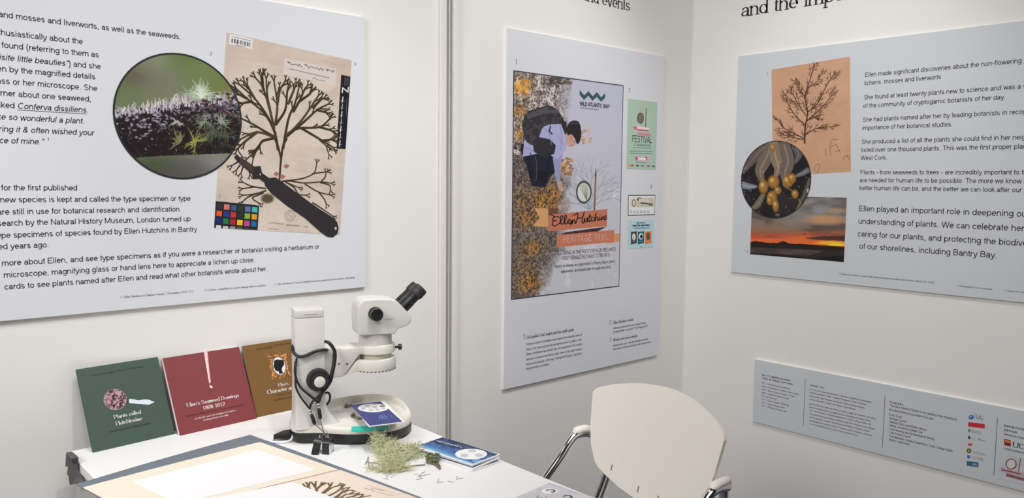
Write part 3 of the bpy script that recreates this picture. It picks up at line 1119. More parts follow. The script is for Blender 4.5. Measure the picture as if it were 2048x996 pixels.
def zone(x, y, rx, ry):
    c, e1_, e2_ = np.array(cv._p(x, y)), np.array(cv._p(x + rx, y)), np.array(cv._p(x, y + ry))
    return np.exp(-((cv.X - c[0]) / (e1_[0] - c[0])) ** 2 - ((cv.Y - c[1]) / (e2_[1] - c[1])) ** 2)


top_ = shore * (yn < .36)
cv.blend(top_ * np.clip((fine - .46) * 8, 0, 1) * np.clip((f3 - .3) * 4, 0, 1) * .85, (206, 196, 192))
cv.blend(top_ * np.clip((f3 - .55) * 8, 0, 1) * .8, (214, 208, 212))
cv.blend(top_ * np.clip((.44 - fine) * 9, 0, .8), (74, 62, 48))
wz = zone(150, 580, 60, 50) + .8 * zone(130, 740, 50, 40) + .6 * zone(130, 890, 40, 60)
cv.zoom(1000, 300, 3.32)
wz = wz + zone(330, 320, 120, 90) + zone(270, 430, 90, 60) + .9 * zone(215, 650, 70, 50) + zone(200, 880, 80, 70) + .5 * zone(150, 480, 60, 60) + .45 * zone(130, 330, 60, 80) + .4 * zone(160, 760, 60, 60)
ora = shore * np.clip(wz * 1.2, 0, 1) * np.clip((f2 - .36) * 7, 0, 1)
cv.blend(ora * .9, (178, 120, 50))
cv.blend(ora * np.clip((fine - .55) * 8, 0, .8), (214, 158, 84))
cv.blend(shore * (yn > .3) * np.clip((fbm(H_, W_, 4, 36, 2) - .58) * 7, 0, .8), (44, 38, 34))
cv.blend(shore * (yn > .5) * (1 - np.clip(wz, 0, 1)) * np.clip((fine - .58) * 7, 0, .6), (150, 138, 128))
cv.blend(np.clip((f1 - .6) * 5, 0, .5) * (1 - shore) * (yn > .5), (222, 222, 226))
cv.zoom(1000, 0, 3.32)
for k in range(60):
    x, y = r2.uniform(95, 190), r2.uniform(530, 625)
    cv.oval(x, y, 10, 7, r2.choice([(206, 152, 70), (184, 128, 50), (222, 178, 110)]), .8, .5)
for k in range(90):
    x, y = r2.uniform(330, 470), r2.uniform(500, 560)
    cv.oval(x, y, 10, 5, r2.choice([(70, 66, 62), (96, 88, 80), (52, 50, 50)]), .7, .6)
for k in range(26):
    x, y = r2.uniform(540, 600), r2.uniform(850, 960)
    cv.oval(x, y, 9, 7, r2.choice([(190, 140, 100), (206, 170, 140), (160, 116, 84)]), .6, .8)
# the person in the picture
cv.zoom(1000, 300, 3.32)
for k in range(60):
    x, y = r2.uniform(405, 480), r2.uniform(55, 170)
    cv.oval(x, y, 9, 7, r2.choice([(176, 120, 60), (206, 156, 100), (120, 84, 56)]), .8, .6)
cv.poly([(135, -40), (380, -40), (375, 140), (330, 180), (300, 250), (210, 240), (185, 130), (140, 20)], (30, 32, 46))
cv.poly([(185, 130), (300, 140), (310, 215), (195, 190)], (22, 24, 34))
cv.poly([(375, -60), (425, -30), (405, 90), (400, 215), (372, 205), (350, 60)], (146, 146, 186))
cv.poly([(375, 210), (408, 205), (422, 270), (408, 280), (385, 250)], (190, 150, 136))
cv.zoom(1000, 0, 3.32)
cv.poly([(160, 940), (200, 860), (290, 800), (400, 815), (445, 870), (440, 985), (420, 1010), (380, 1060), (300, 1010), (150, 1040)], (166, 166, 204))
bp = cv.poly(smooth_path([(146, 840), (158, 780), (195, 738), (260, 716), (330, 700), (385, 735), (425, 800), (415, 822), (340, 826), (285, 846), (262, 900), (235, 955), (205, 962), (165, 925), (146, 840)], 4), (50, 48, 52))
cv.blend(bp * np.clip((fbm(H_, W_, 10, 38) - .5) * 3, 0, .35), (96, 94, 100))
cv.stroke([(185, 800), (260, 770), (400, 770)], 5, (34, 32, 36), .9)
cv.stroke([(170, 880), (230, 850), (300, 815)], 4, (84, 82, 88), .8)
cv.poly([(170, 760), (330, 702), (398, 748), (300, 752), (190, 790)], (78, 76, 82))
cv.poly([(300, 705), (320, 697), (372, 725), (330, 735)], (60, 60, 66))
cv.poly([(395, 800), (440, 810), (448, 900), (430, 890)], (40, 38, 42))
cv.poly([(215, 940), (260, 910), (330, 925), (370, 965), (360, 1020), (300, 1050), (225, 1010)], (46, 44, 50))
cv.stroke([(335, 840), (325, 870), (345, 890)], 9, (40, 36, 60))
cv.poly(smooth_path([(438, 900), (446, 868), (470, 886), (498, 930), (505, 948), (496, 966), (478, 972), (462, 976), (444, 962), (438, 930), (438, 900)], 4), (192, 152, 140))
cv.poly(smooth_path([(440, 872), (448, 832), (470, 806), (505, 800), (528, 820), (538, 866), (537, 910), (526, 946), (510, 956), (500, 930), (484, 902), (466, 892), (450, 900), (440, 872)], 4), (38, 33, 36))
cv.poly(smooth_path([(455, 838), (478, 812), (508, 808), (522, 830), (490, 826), (455, 838)], 4), (58, 52, 56))
cv.stroke([(486, 938), (498, 946)], 4, (110, 76, 70))
cv.stroke([(470, 966), (486, 964)], 4, (150, 96, 92))
cv.oval(470, 912, 11, 16, (182, 138, 126), .9)
cv.stroke([(235, 1040), (245, 1110), (238, 1200)], 5, (110, 104, 108), .8)
cv.zoom(1000, 300, 3.32)
# creases in the shirt and trousers
cv.zoom(1000, 0, 3.32)
for P_ in ([(290, 850), (330, 900), (340, 960)], [(400, 840), (410, 920), (400, 990)], [(380, 900), (420, 960)], [(170, 980), (230, 1010)]):
    cv.stroke(smooth_path(P_, 4), 8, (136, 134, 176), .6)
cv.zoom(1000, 300, 3.32)
cv.stroke([(200, 20), (230, 120), (220, 210)], 9, (44, 46, 62), .7)
cv.stroke([(330, 20), (320, 120), (290, 220)], 10, (20, 22, 32), .7)
# pale seaweed fan behind the lens
rf = random.Random(9)


def fan(p, ang, L, w_, depth):
    q = (p[0] + L * math.cos(ang), p[1] + L * math.sin(ang))
    cv.stroke([p, q], w_, (140, 140, 150), .75)
    if depth:
        for s in (-1, 1):
            fan(q, ang + s * rf.uniform(.22, .5), L * rf.uniform(.66, .86), max(2, w_ * .8), depth - 1)


for an, L in ((-92, 120), (-75, 100), (-110, 100), (-130, 90), (-55, 95), (-150, 70), (-35, 80)):
    fan((590, 395), math.radians(an), L, 4.5, 4)
cv.oval(555, 278, 44, 66, (210, 212, 206), .9, .08)
for t in np.linspace(-2.4, -.7, 6):
    cv.stroke([(575, 335), (555 + 38 * math.cos(t), 270 + 52 * math.sin(t))], 4, (120, 116, 100), .85)
cv.stroke([(556 + 47 * math.cos(t), 280 + 70 * math.sin(t)) for t in np.linspace(0, 6.3, 50)], 11, (62, 66, 62))
cv.stroke([(580, 345), (594, 396)], 9, (150, 166, 180))
cv.stroke([(637, 125), (634, 180)], [3, 13], (60, 32, 34))
cv.stroke([(634, 180), (626, 395)], [12, 14], (128, 96, 62))
# ribbons
cv.poly([(228, 386), (385, 388), (385, 412), (320, 432), (320, 512), (216, 505), (262, 452)], (206, 156, 108))
cv.poly([(320, 388), (385, 388), (385, 412), (320, 432)], (110, 72, 58))
cv.poly([(318, 430), (712, 392), (709, 505), (318, 540)], (190, 116, 88))
cv.poly([(440, 545), (709, 508), (650, 540), (490, 562), (400, 560)], (66, 44, 44))
cv.poly([(757, 556), (816, 548), (802, 580), (816, 604), (703, 622), (703, 610), (757, 606)], (204, 148, 106))
cv.poly([(375, 565), (757, 530), (757, 610), (377, 646)], (196, 118, 90))
cv.build('trail_picture', rt, 0.0006, KB, noise=4, label='seaside photograph of a person bending over orange seaweed')
m = MB()
r_em = 0.058
mm = m
sc = [[(330, 130), (300, 118), (285, 128), (330, 140), (385, 120)]]
SCR = [  # flowing script for the name, in the enlarged picture's points
    [(322, 428), (345, 432), (362, 445)], [(392, 448), (372, 440), (352, 452), (352, 468), (378, 466), (356, 472), (346, 492), (362, 504), (392, 488)],
    [(392, 488), (412, 455), (410, 436), (400, 446), (402, 484), (412, 492), (424, 478)], [(424, 478), (440, 448), (436, 432), (426, 444), (428, 484), (438, 490), (448, 476)],
    [(448, 476), (464, 470), (460, 460), (450, 468), (452, 484), (464, 486), (474, 474)], [(474, 474), (478, 466), (476, 490), (484, 468), (494, 464), (496, 484), (508, 484)],
    [(478, 432), (496, 430), (512, 420), (516, 432), (508, 470), (498, 488)], [(512, 456), (545, 446)], [(560, 408), (552, 430), (544, 462), (546, 486), (556, 480)],
    [(556, 480), (562, 454), (562, 474), (572, 474), (578, 450), (580, 474), (588, 470)], [(596, 424), (590, 460), (594, 476), (604, 466)], [(582, 446), (608, 440)],
    [(622, 448), (610, 448), (606, 464), (616, 472), (628, 462)], [(640, 416), (630, 440), (630, 470), (638, 446), (648, 446), (648, 466), (656, 462)],
    [(662, 444), (660, 464), (670, 460)], [(662, 430), (664, 433)], [(674, 444), (674, 464), (680, 444), (688, 444), (690, 462), (696, 456)], [(706, 434), (696, 440), (706, 450), (698, 462), (688, 458)],
    [(470, 500), (468, 488), (474, 480)]]
for st in SCR:
    P = np.array([PB.hit(1000 + x / 3.32, 300 + y / 3.32) for x, y in st])
    P = smooth_path(P, 6) if len(P) > 2 else P
    d = np.gradient(P, axis=0)
    an = np.abs(d[:, 1]) / (np.hypot(d[:, 0], d[:, 1]) + 1e-9)
    line_strip(m, PB, P, 0.0022 + 0.0036 * an, 0.0012)
m.build('script_lettering', mat('printed_dark_brown', (44, 26, 26), .5), rt, world=True)
m = MB()
line_px(m, PB, 'HERITAGE TRAIL', None, (1125.5, 488), (1218.5, 478), xs=.72, off=.0012, bold=.8, track=.12)
m.build('white_lettering', mat('printed_white', (226, 216, 214), .5), rt, world=True)
m = MB()
line_px(m, PB, "FOLLOWING IN THE FOOTSTEPS OF IRELAND'S", None, (1108.5, 514), (1231, 498.6), xs=.75, off=.0012, bold=1.1)
line_px(m, PB, 'FIRST FEMALE BOTANIST (1785-1815)', None, (1122.6, 522.5), (1220, 510.8), xs=.75, off=.0012, bold=1.1)
m.build('subtitle', mat('printed_plum', (86, 62, 70), .5), rt, world=True)
m = MB()
line_px(m, PB, "Bantry to Beara: an exploration of Bantry Bay's plants,", None, (1108.5, 538), (1231, 522.5), xs=.95, off=.0012)
line_px(m, PB, 'seaweeds, and landscape through her story', None, (1121, 547.6), (1221.4, 534.4), xs=.95, off=.0012)
m.build('tagline', INK, rt, world=True)
m = MB()
M_TEAL = mat('printed_teal', (34, 84, 96), .5)
za, zt = PB.hit(1159, 188)
zb, _ = PB.hit(1210, 192)
n = 6
top = [(za + (zb - za) * i / n, zt + .014 + (0 if i % 2 == 0 else -.017)) for i in range(n + 1)]
for i in range(n):
    (xa, ya), (xb, yb) = top[i], top[i + 1]
    poly(m, PB, [(xa, ya - .016), (xb, yb - .016), (xb, yb), (xa, ya)], .0012)
m.build('zigzag_logo', M_TEAL, rt, world=True)
m = MB()
line_px(m, PB, 'WILD ATLANTIC WAY', None, (1159, 213), (1219, 215.2), xs=.8, off=.0012, bold=1.9)
line_px(m, PB, 'SLI AN ATLANTAIGH FHIAIN', None, (1160, 218.2), (1197, 219.6), off=.0012)
m.build('logo_lettering', mat('printed_slate', (52, 58, 76), .5), rt, world=True)

# small leaflets on the poster
a0, bT = PB.hit(1256, 197.5)
a1, _ = PB.hit(1313.5, 250)
_, bB = PB.hit(1252.5, 337.5)
cv = Cv(PB, a0, bB, a1, bT, 120, int(120 * (bT - bB) / (a1 - a0)), (166, 190, 172))
cv.zoom(1000, 0, 3.32)
for k in range(14):
    t = -math.pi / 2 + (k - 6.5) * .16
    cv.stroke([(942, 790), (942 + 60 * math.cos(t), 790 + 95 * math.sin(t))], 2.5, (176, 172, 132), .7)
cv.oval(932, 785, 18, 26, (120, 108, 90))
cv.stroke([(932 + 20 * math.cos(t), 785 + 32 * math.sin(t)) for t in np.linspace(0, 6.3, 30)], 6, (74, 64, 58))
cv.stroke([(970, 720), (966, 845)], 6, (112, 84, 56))
cv.poly([(892, 832), (990, 850), (988, 872), (890, 868)], (232, 206, 208))
cv.poly([(912, 880), (1000, 888), (1002, 906), (915, 896)], (206, 130, 146))
cv.stroke([(910, 862), (985, 868)], 6, (150, 62, 84))
cv.oval(898, 850, 12, 14, (190, 110, 126))
cv.stroke([(880, 978), (1003, 985)], 3, (90, 116, 104), .8)
cv.zoom(1000, 300, 3.32)
for y, x0, x1 in ((8, 860, 1006), (22, 862, 1005), (80, 905, 970)):
    cv.stroke([(x0, y), (x1, y + 2)], 4, (80, 108, 96), .7)
cv.poly([(900, 40), (988, 46), (986, 76), (898, 72)], (214, 178, 184))
for x in (906, 970):
    cv.oval(x, 56, 8, 14, (180, 96, 116))
cv.stroke([(925, 58), (965, 60)], 10, (236, 226, 226))
for x, c in ((856, (226, 150, 60)), (878, (190, 60, 70)), (912, (60, 60, 66)), (945, (96, 116, 104)), (985, (150, 70, 66)), (1018, (60, 90, 80))):
    cv.oval(x, 102 + (x - 856) * .04, 11, 6, c, .9, .3)
cv.build('festival_leaflet', rt, 0.0006, KB, label='green festival leaflet picture')
m = MB()
line_px(m, PB, 'FESTIVAL', None, (1263.5, 284.5), (1303.5, 286), xs=.72, off=.0012, bold=1.0)
line_px(m, PB, '17 - 25 AUGUST 2018', None, (1267, 291.5), (1300, 293), off=.0012, bold=1.0)
m.build('leaflet_lettering', mat('printed_dark_green', (44, 54, 50), .5), rt, world=True)
a0, bT = PB.hit(1257.3, 391.5)
a1, _ = PB.hit(1309, 410)
_, bB = PB.hit(1257, 430)
cv = Cv(PB, a0, bB, a1, bT, 110, int(110 * (bT - bB) / (a1 - a0)), (222, 222, 224))
cv.zoom(1000, 300, 3.32)
cv.poly([(862, 316), (1020, 316), (1018, 376), (862, 381)], (196, 190, 172))
cv.poly([(862, 316), (905, 316), (905, 380), (862, 381)], (214, 208, 196))
cv.stroke([(888 + 11 * math.cos(t), 352 + 22 * math.sin(t)) for t in np.linspace(0, 6.3, 24)], 5, (110, 92, 80))
cv.oval(925, 328, 16, 12, (66, 74, 58))
cv.oval(1000, 362, 14, 10, (96, 116, 84))
cv.poly([(920, 322), (990, 330), (988, 350), (920, 342)], (210, 204, 196))
cv.stroke([(935, 352), (985, 357)], 7, (70, 70, 64))
for y in (405, 415):
    for k in range(6):
        cv.stroke([(860 + 23 * k, y), (874 + 23 * k, y)], 3, (96, 96, 100), .8)
cv.build('website_picture', rt, 0.0008, KB)
m = MB()
quad(m, PB, a0 - .003, bB - .003, a1 + .003, bT + .003, .0004)
m.build('website_border', INK, rt, world=True)
a0, bT = PB.hit(1256.5, 441.5)
a1, _ = PB.hit(1307, 460)
_, bB = PB.hit(1256, 498)
cv = Cv(PB, a0, bB, a1, bT, 110, int(110 * (bT - bB) / (a1 - a0)), (176, 206, 214))
cv.zoom(1000, 300, 3.32)
for (x0, x1), c in zip(((868, 908), (914, 956), (962, 1004)), ((66, 56, 54), (34, 98, 100), (214, 124, 58))):
    cv.poly([(x0, 543), (x1, 539), (x1, 618), (x0, 628)], c)
cv.oval(888, 577, 12, 24, (226, 226, 222))
cv.stroke([(888, 560), (888, 595)], 4, (96, 96, 90))
cv.oval(935, 573, 15, 21, (226, 228, 226))
cv.oval(938, 575, 9, 13, (24, 30, 34))
cv.oval(983, 573, 13, 24, (84, 64, 72))
cv.oval(983, 573, 8, 18, (112, 76, 70))
for x0, x1 in ((875, 902), (920, 948), (968, 998)):
    cv.stroke([(x0, 608), (x1, 606)], 3, (190, 190, 190), .6)
cv.oval(935, 642, 8, 3, (60, 110, 130), .7)
cv.build('card_game_picture', rt, 0.0006, KB)
m = MB()
line_px(m, PB, 'Ellen Hutchins,', None, (1273, 447), (1290, 446.6), off=.0012, bold=1.7)
line_px(m, PB, 'meet the specimens', None, (1264.5, 453.2), (1299, 451.8), off=.0012, bold=1.7)
line_px(m, PB, 'An interactive display of cards', None, (1265, 458), (1299, 456.4), off=.0012)
m.build('card_title', mat('printed_navy', (26, 50, 84), .5), rt, world=True)
# writing at the foot of the poster
for s, p0, p1 in (('Self-guided Trail: leaflet and free audio guide', (1052, 678), (1147.5, 661.7)), ('Ellen Hutchins Festival', (1226, 648.5), (1266, 641.4)),
                  ('Website and schools website', (1226, 682.7), (1274.3, 673.9))):
    m = MB()
    line_px(m, PB, s, None, p0, p1, xs=.8, style='serif', seg=12, slant=.12, bold=1.25)
    m.build('entry_heading', INK, rt, world=True)
for s, p in (('1', (1045.5, 679)), ('2', (1218.5, 650)), ('3', (1218.5, 684))):
    m = MB()
    line_px(m, PB, s, .026, p, None, .8, style='serif', seg=12)
    m.build('entry_number', INK, rt, world=True)
for s, p in (('1', (1029.5, 128)), ('2', (1257, 184.5)), ('3', (1300, 378))):
    m = MB()
    line_px(m, PB, s, .024, p, None, .8, style='serif', seg=12)
    m.build('figure_number', INK, rt, world=True)
for grp in ((("Follow in Ellen's footsteps, and explore the beautiful area of", (1052, 690.4), (1163.8, 671.7)),
             ('West Cork that inspired her pioneering work on plants. Visit', (1052, 700.4), (1163, 682)),
             ("Ellen's birthplace and burial site, and experience the unique", (1052, 710.3), (1163.6, 690.5)),
             ('diversity of places that Bantry Bay offers to the plant hunter,', (1052, 720.3), (1164, 700.4)),
             ('shores and islands of the bay, Glengarriff Woods, heathland,', (1052, 730.2), (1164, 709)),
             ('bog and high mountains.', (1052, 739.5), (1099.3, 730.3))),
            (('Held round Bantry Bay every August during', (1226, 658.4), (1291.5, 647.4)), ('Heritage Week - next year 17-25 August 2019', (1225.5, 665.7), (1295.5, 654))),
            (('ellenhutchins.com - See the website for further', (1225.5, 693.3), (1296, 679.8)), ('information on Ellen and events, with booking links.', (1225.5, 700.4), (1302, 685.6)))):
    m = MB()
    for s, p0, p1 in grp:
        line_px(m, PB, s, None, p0, p1, xs=.92, seg=10, bold=1.1)
    m.build('text_block', INK, rt, world=True)

# ================================================================== board on the right wall
rt = thing('information_board', 'wide board with a sunset photo and an orange seaweed drawing', 'board', (XC, 1.14, 0.9989))
board(PS, 0.2171, 1.406, -0.3491, 0.4921, rt, M_BOARD_SHADED)
m = MB()
eC = 0.0208
xc = line_px(m, PS, 'lichens, mosses and liverworts', eC, (1728.3, 170.3), (1882.2, 158.1), bold=1.13)
x2 = line_px(m, PS, 'of the community of cryptogamic botanists of her day.', eC, (1726.3, 215.3), (2011.7, 199.2), bold=1.13)
x3 = line_px(m, PS, 'importance of her botanical studies.', eC, (1724.4, 259.6), (1905.7, 253.2), bold=1.13)
print('board C letter width', xc, x2, x3)
xc = (xc + x2 + x3) / 3
for s, p in (('Ellen made significant discoveries about the non-flowering plants', (1729.6, 154.2)), ('She found at least twenty plants new to science and was a significant', (1727.3, 199.2)),
             ('She had plants named after her by leading botanists in recognition of the', (1725, 243.6)),
             ('She produced a list of all the plants she could find in her neighbourhood', (1722.8, 287.9)), ('listed over one thousand plants. This was the first proper plant list', (1722.2, 304)),
             ('West Cork.', (1721.2, 320)), ('Plants - from seaweeds to trees - are incredibly important to the', (1720.2, 348.8)),
             ('are needed for human life to be possible. The more we know about', (1719.3, 364.3)), ('better human life can be, and the better we can look after our planet', (1718.6, 379.7))):
    line_px(m, PS, s, eC, p, None, xc, seg=14, bold=1.13)
eL = 0.0268
xl = line_px(m, PS, 'of our shorelines, including Bantry Bay.', eL, (1718.3, 496.6), (1995, 517), bold=1.13)
for s, p in (('Ellen played an important role in deepening our', (1717.4, 422.1)), ('understanding of plants. We can celebrate her by', (1716.4, 447.2)), ('caring for our plants, and protecting the biodiversity', (1715.1, 472.5))):
    line_px(m, PS, s, eL, p, None, xl, seg=16, bold=1.13)
m.build('text_block', INK, rt, world=True)
for s, p0, p1 in (('1  Watercolour drawing of seaweed, Mesogloia (Rivularia) vermicularis Ellen Hutchins, March 1811  KEW', (1677, 549), (1868, 566.5)),
                  ('2  Bladderwrack Fucus vesiculosus', (1914, 573), (1985, 580)), ('3  Sunset over Bantry Bay', (2008, 582), (2066, 588))):
    m = MB()
    line_px(m, PS, s, None, p0, p1, style='serif', seg=8, bold=1.1)
    m.build('caption', INK, rt, world=True)
for s, p0 in (('1', (1533, 150)), ('2', (1491.5, 308)), ('3', (1492.5, 505))):
    m = MB()
    line_px(m, PS, s, 0.0135, p0, None, 1, style='serif', seg=8)
    m.build('figure_number', INK, rt, world=True)
# orange drawing
o_ = PS.pt(*PS.hit(1545.8, 352.5))
PO = Plane(o_, PS.pt(*PS.hit(1703.5, 343.2)) - o_, PS.pt(*PS.hit(1543.3, 140.6)) - o_)
a0, bB = 0.0, 0.0
a1 = (PO.hit(1703.5, 343.2)[0] + PO.hit(1698, 112.3)[0]) / 2
bT = (PO.hit(1543.3, 140.6)[1] + PO.hit(1698, 112.3)[1]) / 2
W_ = 280
H_ = int(W_ * (bT - bB) / (a1 - a0))
cv = Cv(PO, a0, bB, a1, bT, W_, H_, (190, 148, 119))
cv.im += ((fbm(H_, W_, 50, 51) - .5) * 14)[..., None]
cv.zoom(1440, 0, 3.1125)
BR_ = (62, 38, 26)
r3 = random.Random(4)


def spray(P, w0, w1, tw, depth=1):
    """branch with alternate twigs"""
    P = smooth_path(P, 5)
    n = len(P)
    cv.stroke(P, np.linspace(w0, w1, n) * .8, BR_)
    for i in range(2, n, 1):
        d = P[i] - P[i - 1]
        an = math.atan2(d[1], d[0])
        for s in (-1, 1):
            if r3.random() < .62:
                L = tw * r3.uniform(.6, 1.5) * (1.2 - .6 * i / n)
                t = an + s * r3.uniform(.45, .8)
                q = P[i] + L * np.array([math.cos(t), math.sin(t)])
                md = P[i] + .5 * L * np.array([math.cos(t), math.sin(t)])
                q = q + np.array([math.cos(an), math.sin(an)]) * L * .25
                cv.stroke([P[i], md, q], [3.2, 2.6, 1.6], BR_)
                if depth:
                    for s2 in (-1, 1):
                        t2 = t + s2 * .6
                        cv.stroke([md, md + L * .42 * np.array([math.cos(t2), math.sin(t2)])], [2.6, 1.6], BR_)


spray([(527, 890), (530, 800), (545, 700), (530, 600), (560, 500), (590, 405)], 13, 5, 52)
spray([(545, 700), (610, 640), (650, 560), (690, 490), (722, 450)], 9, 4, 44)
spray([(535, 760), (600, 700), (660, 640), (715, 570)], 8, 4, 44)
spray([(525, 840), (600, 800), (660, 790), (720, 790)], 8, 4, 34)
spray([(545, 745), (590, 735), (640, 745)], 6, 3, 26)
spray([(520, 860), (440, 820), (390, 790), (355, 735)], 8, 4, 42)
spray([(525, 870), (450, 855), (400, 840), (360, 825)], 7, 3, 32)
spray([(530, 780), (470, 720), (420, 640), (408, 590)], 8, 4, 44)
spray([(535, 720), (490, 650), (450, 580), (438, 540)], 7, 4, 42)
spray([(530, 610), (495, 550), (470, 505)], 6, 3, 36)
spray([(540, 550), (600, 510), (640, 450)], 6, 3, 34)
BR_ = (122, 84, 58)
for P in ([(690, 970), (685, 920), (700, 870), (735, 870)], [(690, 920), (720, 900), (740, 930), (750, 950)], [(660, 925), (655, 950), (668, 965)], [(715, 945), (745, 935)],
          [(765, 995), (780, 970), (808, 975)], [(790, 970), (812, 1000)], [(590, 1065), (588, 1040), (612, 1020), (622, 1035), (600, 1090)]):
    cv.stroke(smooth_path(P, 4), 3.2, BR_, .9)
cv.build('seaweed_drawing', rt, 0.0005, KC, label='orange drawing of a branching dark seaweed')
# sunset
a0, bB = PS.hit(1500.4, 508)
a1, bT = PS.hit(1693, 395.3)
a1 = (a1 + PS.hit(1688.4, 524.5)[0]) / 2
bB = (bB + PS.hit(1688.4, 524.5)[1]) / 2
W_ = 240
H_ = int(W_ * (bT - bB) / (a1 - a0))
cv = Cv(PS, a0, bB, a1, bT, W_, H_, (110, 110, 116))
yn, xn = cv.Y / H_, cv.X / W_
cl = fbm(H_, W_, 26, 61, 4, 3.4)
stops = [(0, (92, 88, 88)), (.3, (120, 116, 112)), (.5, (126, 104, 88)), (.62, (150, 92, 66)), (.70, (190, 76, 50)), (.76, (236, 120, 46)), (1, (30, 24, 24))]
for ch in range(3):
    cv.im[..., ch] = np.interp(yn, [s[0] for s in stops], [s[1][ch] for s in stops])
cv.blend(np.clip((cl - .5) * 4, 0, .8) * np.clip(1.1 - yn * 1.7, 0, 1), (152, 150, 146))
cv.blend(np.clip((.46 - cl) * 6, 0, .8) * (yn < .7), (84, 70, 66))
cv.zoom(1440, 280, 3.1125)
cv.oval(660, 495, 120, 26, (196, 142, 96), .8, .9)
cv.oval(720, 440, 70, 16, (190, 150, 116), .6, .9)
cv.oval(620, 430, 50, 30, (140, 150, 154), .6, .9)
cv.poly([(190, 595), (500, 575), (790, 560), (790, 640), (190, 640)], (200, 82, 50), .35)
cv.oval(560, 620, 260, 22, (226, 108, 48), .75, .9)
cv.oval(350, 630, 160, 16, (214, 104, 60), .7, .9)
cv.poly([(520, 610), (640, 598), (790, 596), (790, 628), (600, 622)], (62, 42, 42), .9)
cv.oval(690, 640, 90, 10, (252, 190, 40), .95, .8)
cv.oval(735, 652, 60, 7, (255, 214, 60), .95, .6)
cv.poly([(180, 640), (215, 628), (300, 640), (360, 640), (395, 628), (430, 643), (560, 650), (790, 665), (790, 700), (180, 690)], (34, 26, 26))
cv.poly([(180, 668), (500, 680), (790, 690), (790, 770), (180, 730)], (46, 38, 38))
sea = cv.mask_poly(cv.T([(180, 668), (500, 680), (640, 690), (560, 720), (180, 700)]))
cv.blend(sea * .7 * fbm(H_, W_, 8, 62, 3, 4), (112, 92, 86))
cv.poly([(560, 740), (700, 722), (790, 726), (790, 780), (560, 760)], (20, 17, 18))
cv.poly([(180, 705), (400, 715), (560, 735), (560, 760), (180, 730)], (26, 22, 22))
cv.stroke([(520, 588), (535, 585)], 4, (70, 40, 36))
cv.build('sunset_picture', rt, 0.0006, KC, label='sunset photograph over dark water')
# round bladderwrack picture
al, _ = PS.hit(1482.7, 359)
ar, _ = PS.hit(1622.2, 359)
_, bt_ = PS.hit(1556, 281.8)
_, bb_ = PS.hit(1550, 436.8)
ca, cb, ra_, rb_ = (al + ar) / 2, (bt_ + bb_) / 2, (ar - al) / 2, (bt_ - bb_) / 2
print('bladder', ca, cb, ra_, rb_)
cv = Cv(PS, ca - ra_, cb - rb_, ca + ra_, cb + rb_, 230, 230, (26, 23, 26))
cv.blend(np.clip((fbm(230, 230, 30, 71) - .5) * 4, 0, .5), (58, 52, 56))
cv.zoom(1440, 280, 3.1125)


def frond(P, w_, c, c2):
    P = smooth_path(P, 5)
    cv.stroke(P, np.interp(np.linspace(0, 1, len(P)), [0, .5, 1], w_), c)
    cv.stroke(P, np.interp(np.linspace(0, 1, len(P)), [0, .5, 1], [x * .16 for x in w_]), c2, .8)


frond([(300, 30), (240, 80), (150, 190)], [50, 70, 30], (92, 80, 74), (120, 106, 96))
frond([(320, 20), (290, 110), (250, 190), (265, 260)], [50, 84, 30], (108, 94, 84), (140, 124, 108))
frond([(335, 20), (345, 100), (365, 170), (345, 230)], [64, 74, 24], (126, 108, 92), (160, 140, 116))
frond([(400, 30), (425, 130), (405, 200), (400, 250)], [70, 84, 30], (102, 90, 82), (136, 120, 106))
frond([(470, 40), (490, 90), (470, 140)], [50, 50, 20], (84, 78, 80), (120, 112, 110))
frond([(545, 190), (510, 210), (470, 225)], [34, 30, 14], (96, 96, 104), (140, 140, 150))
frond([(140, 280), (185, 290), (225, 290)], [40, 34, 16], (116, 122, 130), (160, 166, 172))
frond([(270, 340), (235, 400), (195, 430)], [30, 44, 16], (102, 96, 78), (140, 132, 104))
frond([(560, 240), (530, 330), (480, 430)], [16, 30, 14], (78, 74, 60), (120, 116, 96))
for k in range(40):
    cv.oval(r3.uniform(150, 540), r3.uniform(60, 460), r3.uniform(2, 5), r3.uniform(2, 4), (196, 190, 180), .6, .6)
for x, y, rx, ry in ((335, 262, 36, 40), (272, 292, 30, 44), (425, 258, 34, 40), (450, 240, 25, 32), (468, 338, 22, 28), (325, 362, 32, 44), (310, 378, 18, 28), (362, 315, 22, 24), (348, 410, 20, 40), (330, 50, 14, 24)):
    cv.oval(x, y, rx, ry, (112, 76, 34), 1, .25)
    cv.oval(x - rx * .1, y - ry * .1, rx * .85, ry * .85, (162, 118, 56), .9, .7)
    cv.oval(x - rx * .28, y - ry * .3, rx * .35, ry * .3, (212, 178, 116), .8, .9)
for P in ([(350, 230), (345, 300), (322, 350)], [(400, 230), (395, 280), (440, 310), (460, 330)], [(490, 365), (500, 400), (470, 440)]):
    cv.stroke(smooth_path(P, 4), 5, (150, 116, 64))
cv.oval(548, 315, 6, 14, (200, 206, 214), .8, .6)
cv.oval(360, 466, 14, 7, (130, 130, 136), .7, .8)
mask = np.hypot((cv.X - 114.5) / 114.5, (cv.Y - 114.5) / 114.5) < 0.99
cv.build('bladderwrack_picture', rt, 0.0010, KC, mask, 'round close-up of brown bladderwrack seaweed')
m = MB()
ring(m, PS, ca, cb, ra_ + .001, rb_ + .001, 0.003, 0.0013)
m.build('circle_outline', M_RIM, rt, world=True)

# ================================================================== long low board
rt = thing('credits_board', 'long narrow board of thanks and funder logos, low on the right wall', 'board', (XC, 1.02, 0.4209))
board(PS, 0.3354, 1.52, -0.9271, -0.6798, rt, M_BOARD_SHADED)


def D_(x, y):
    return (1490 + x / 3.366, 700 + y / 3.366)


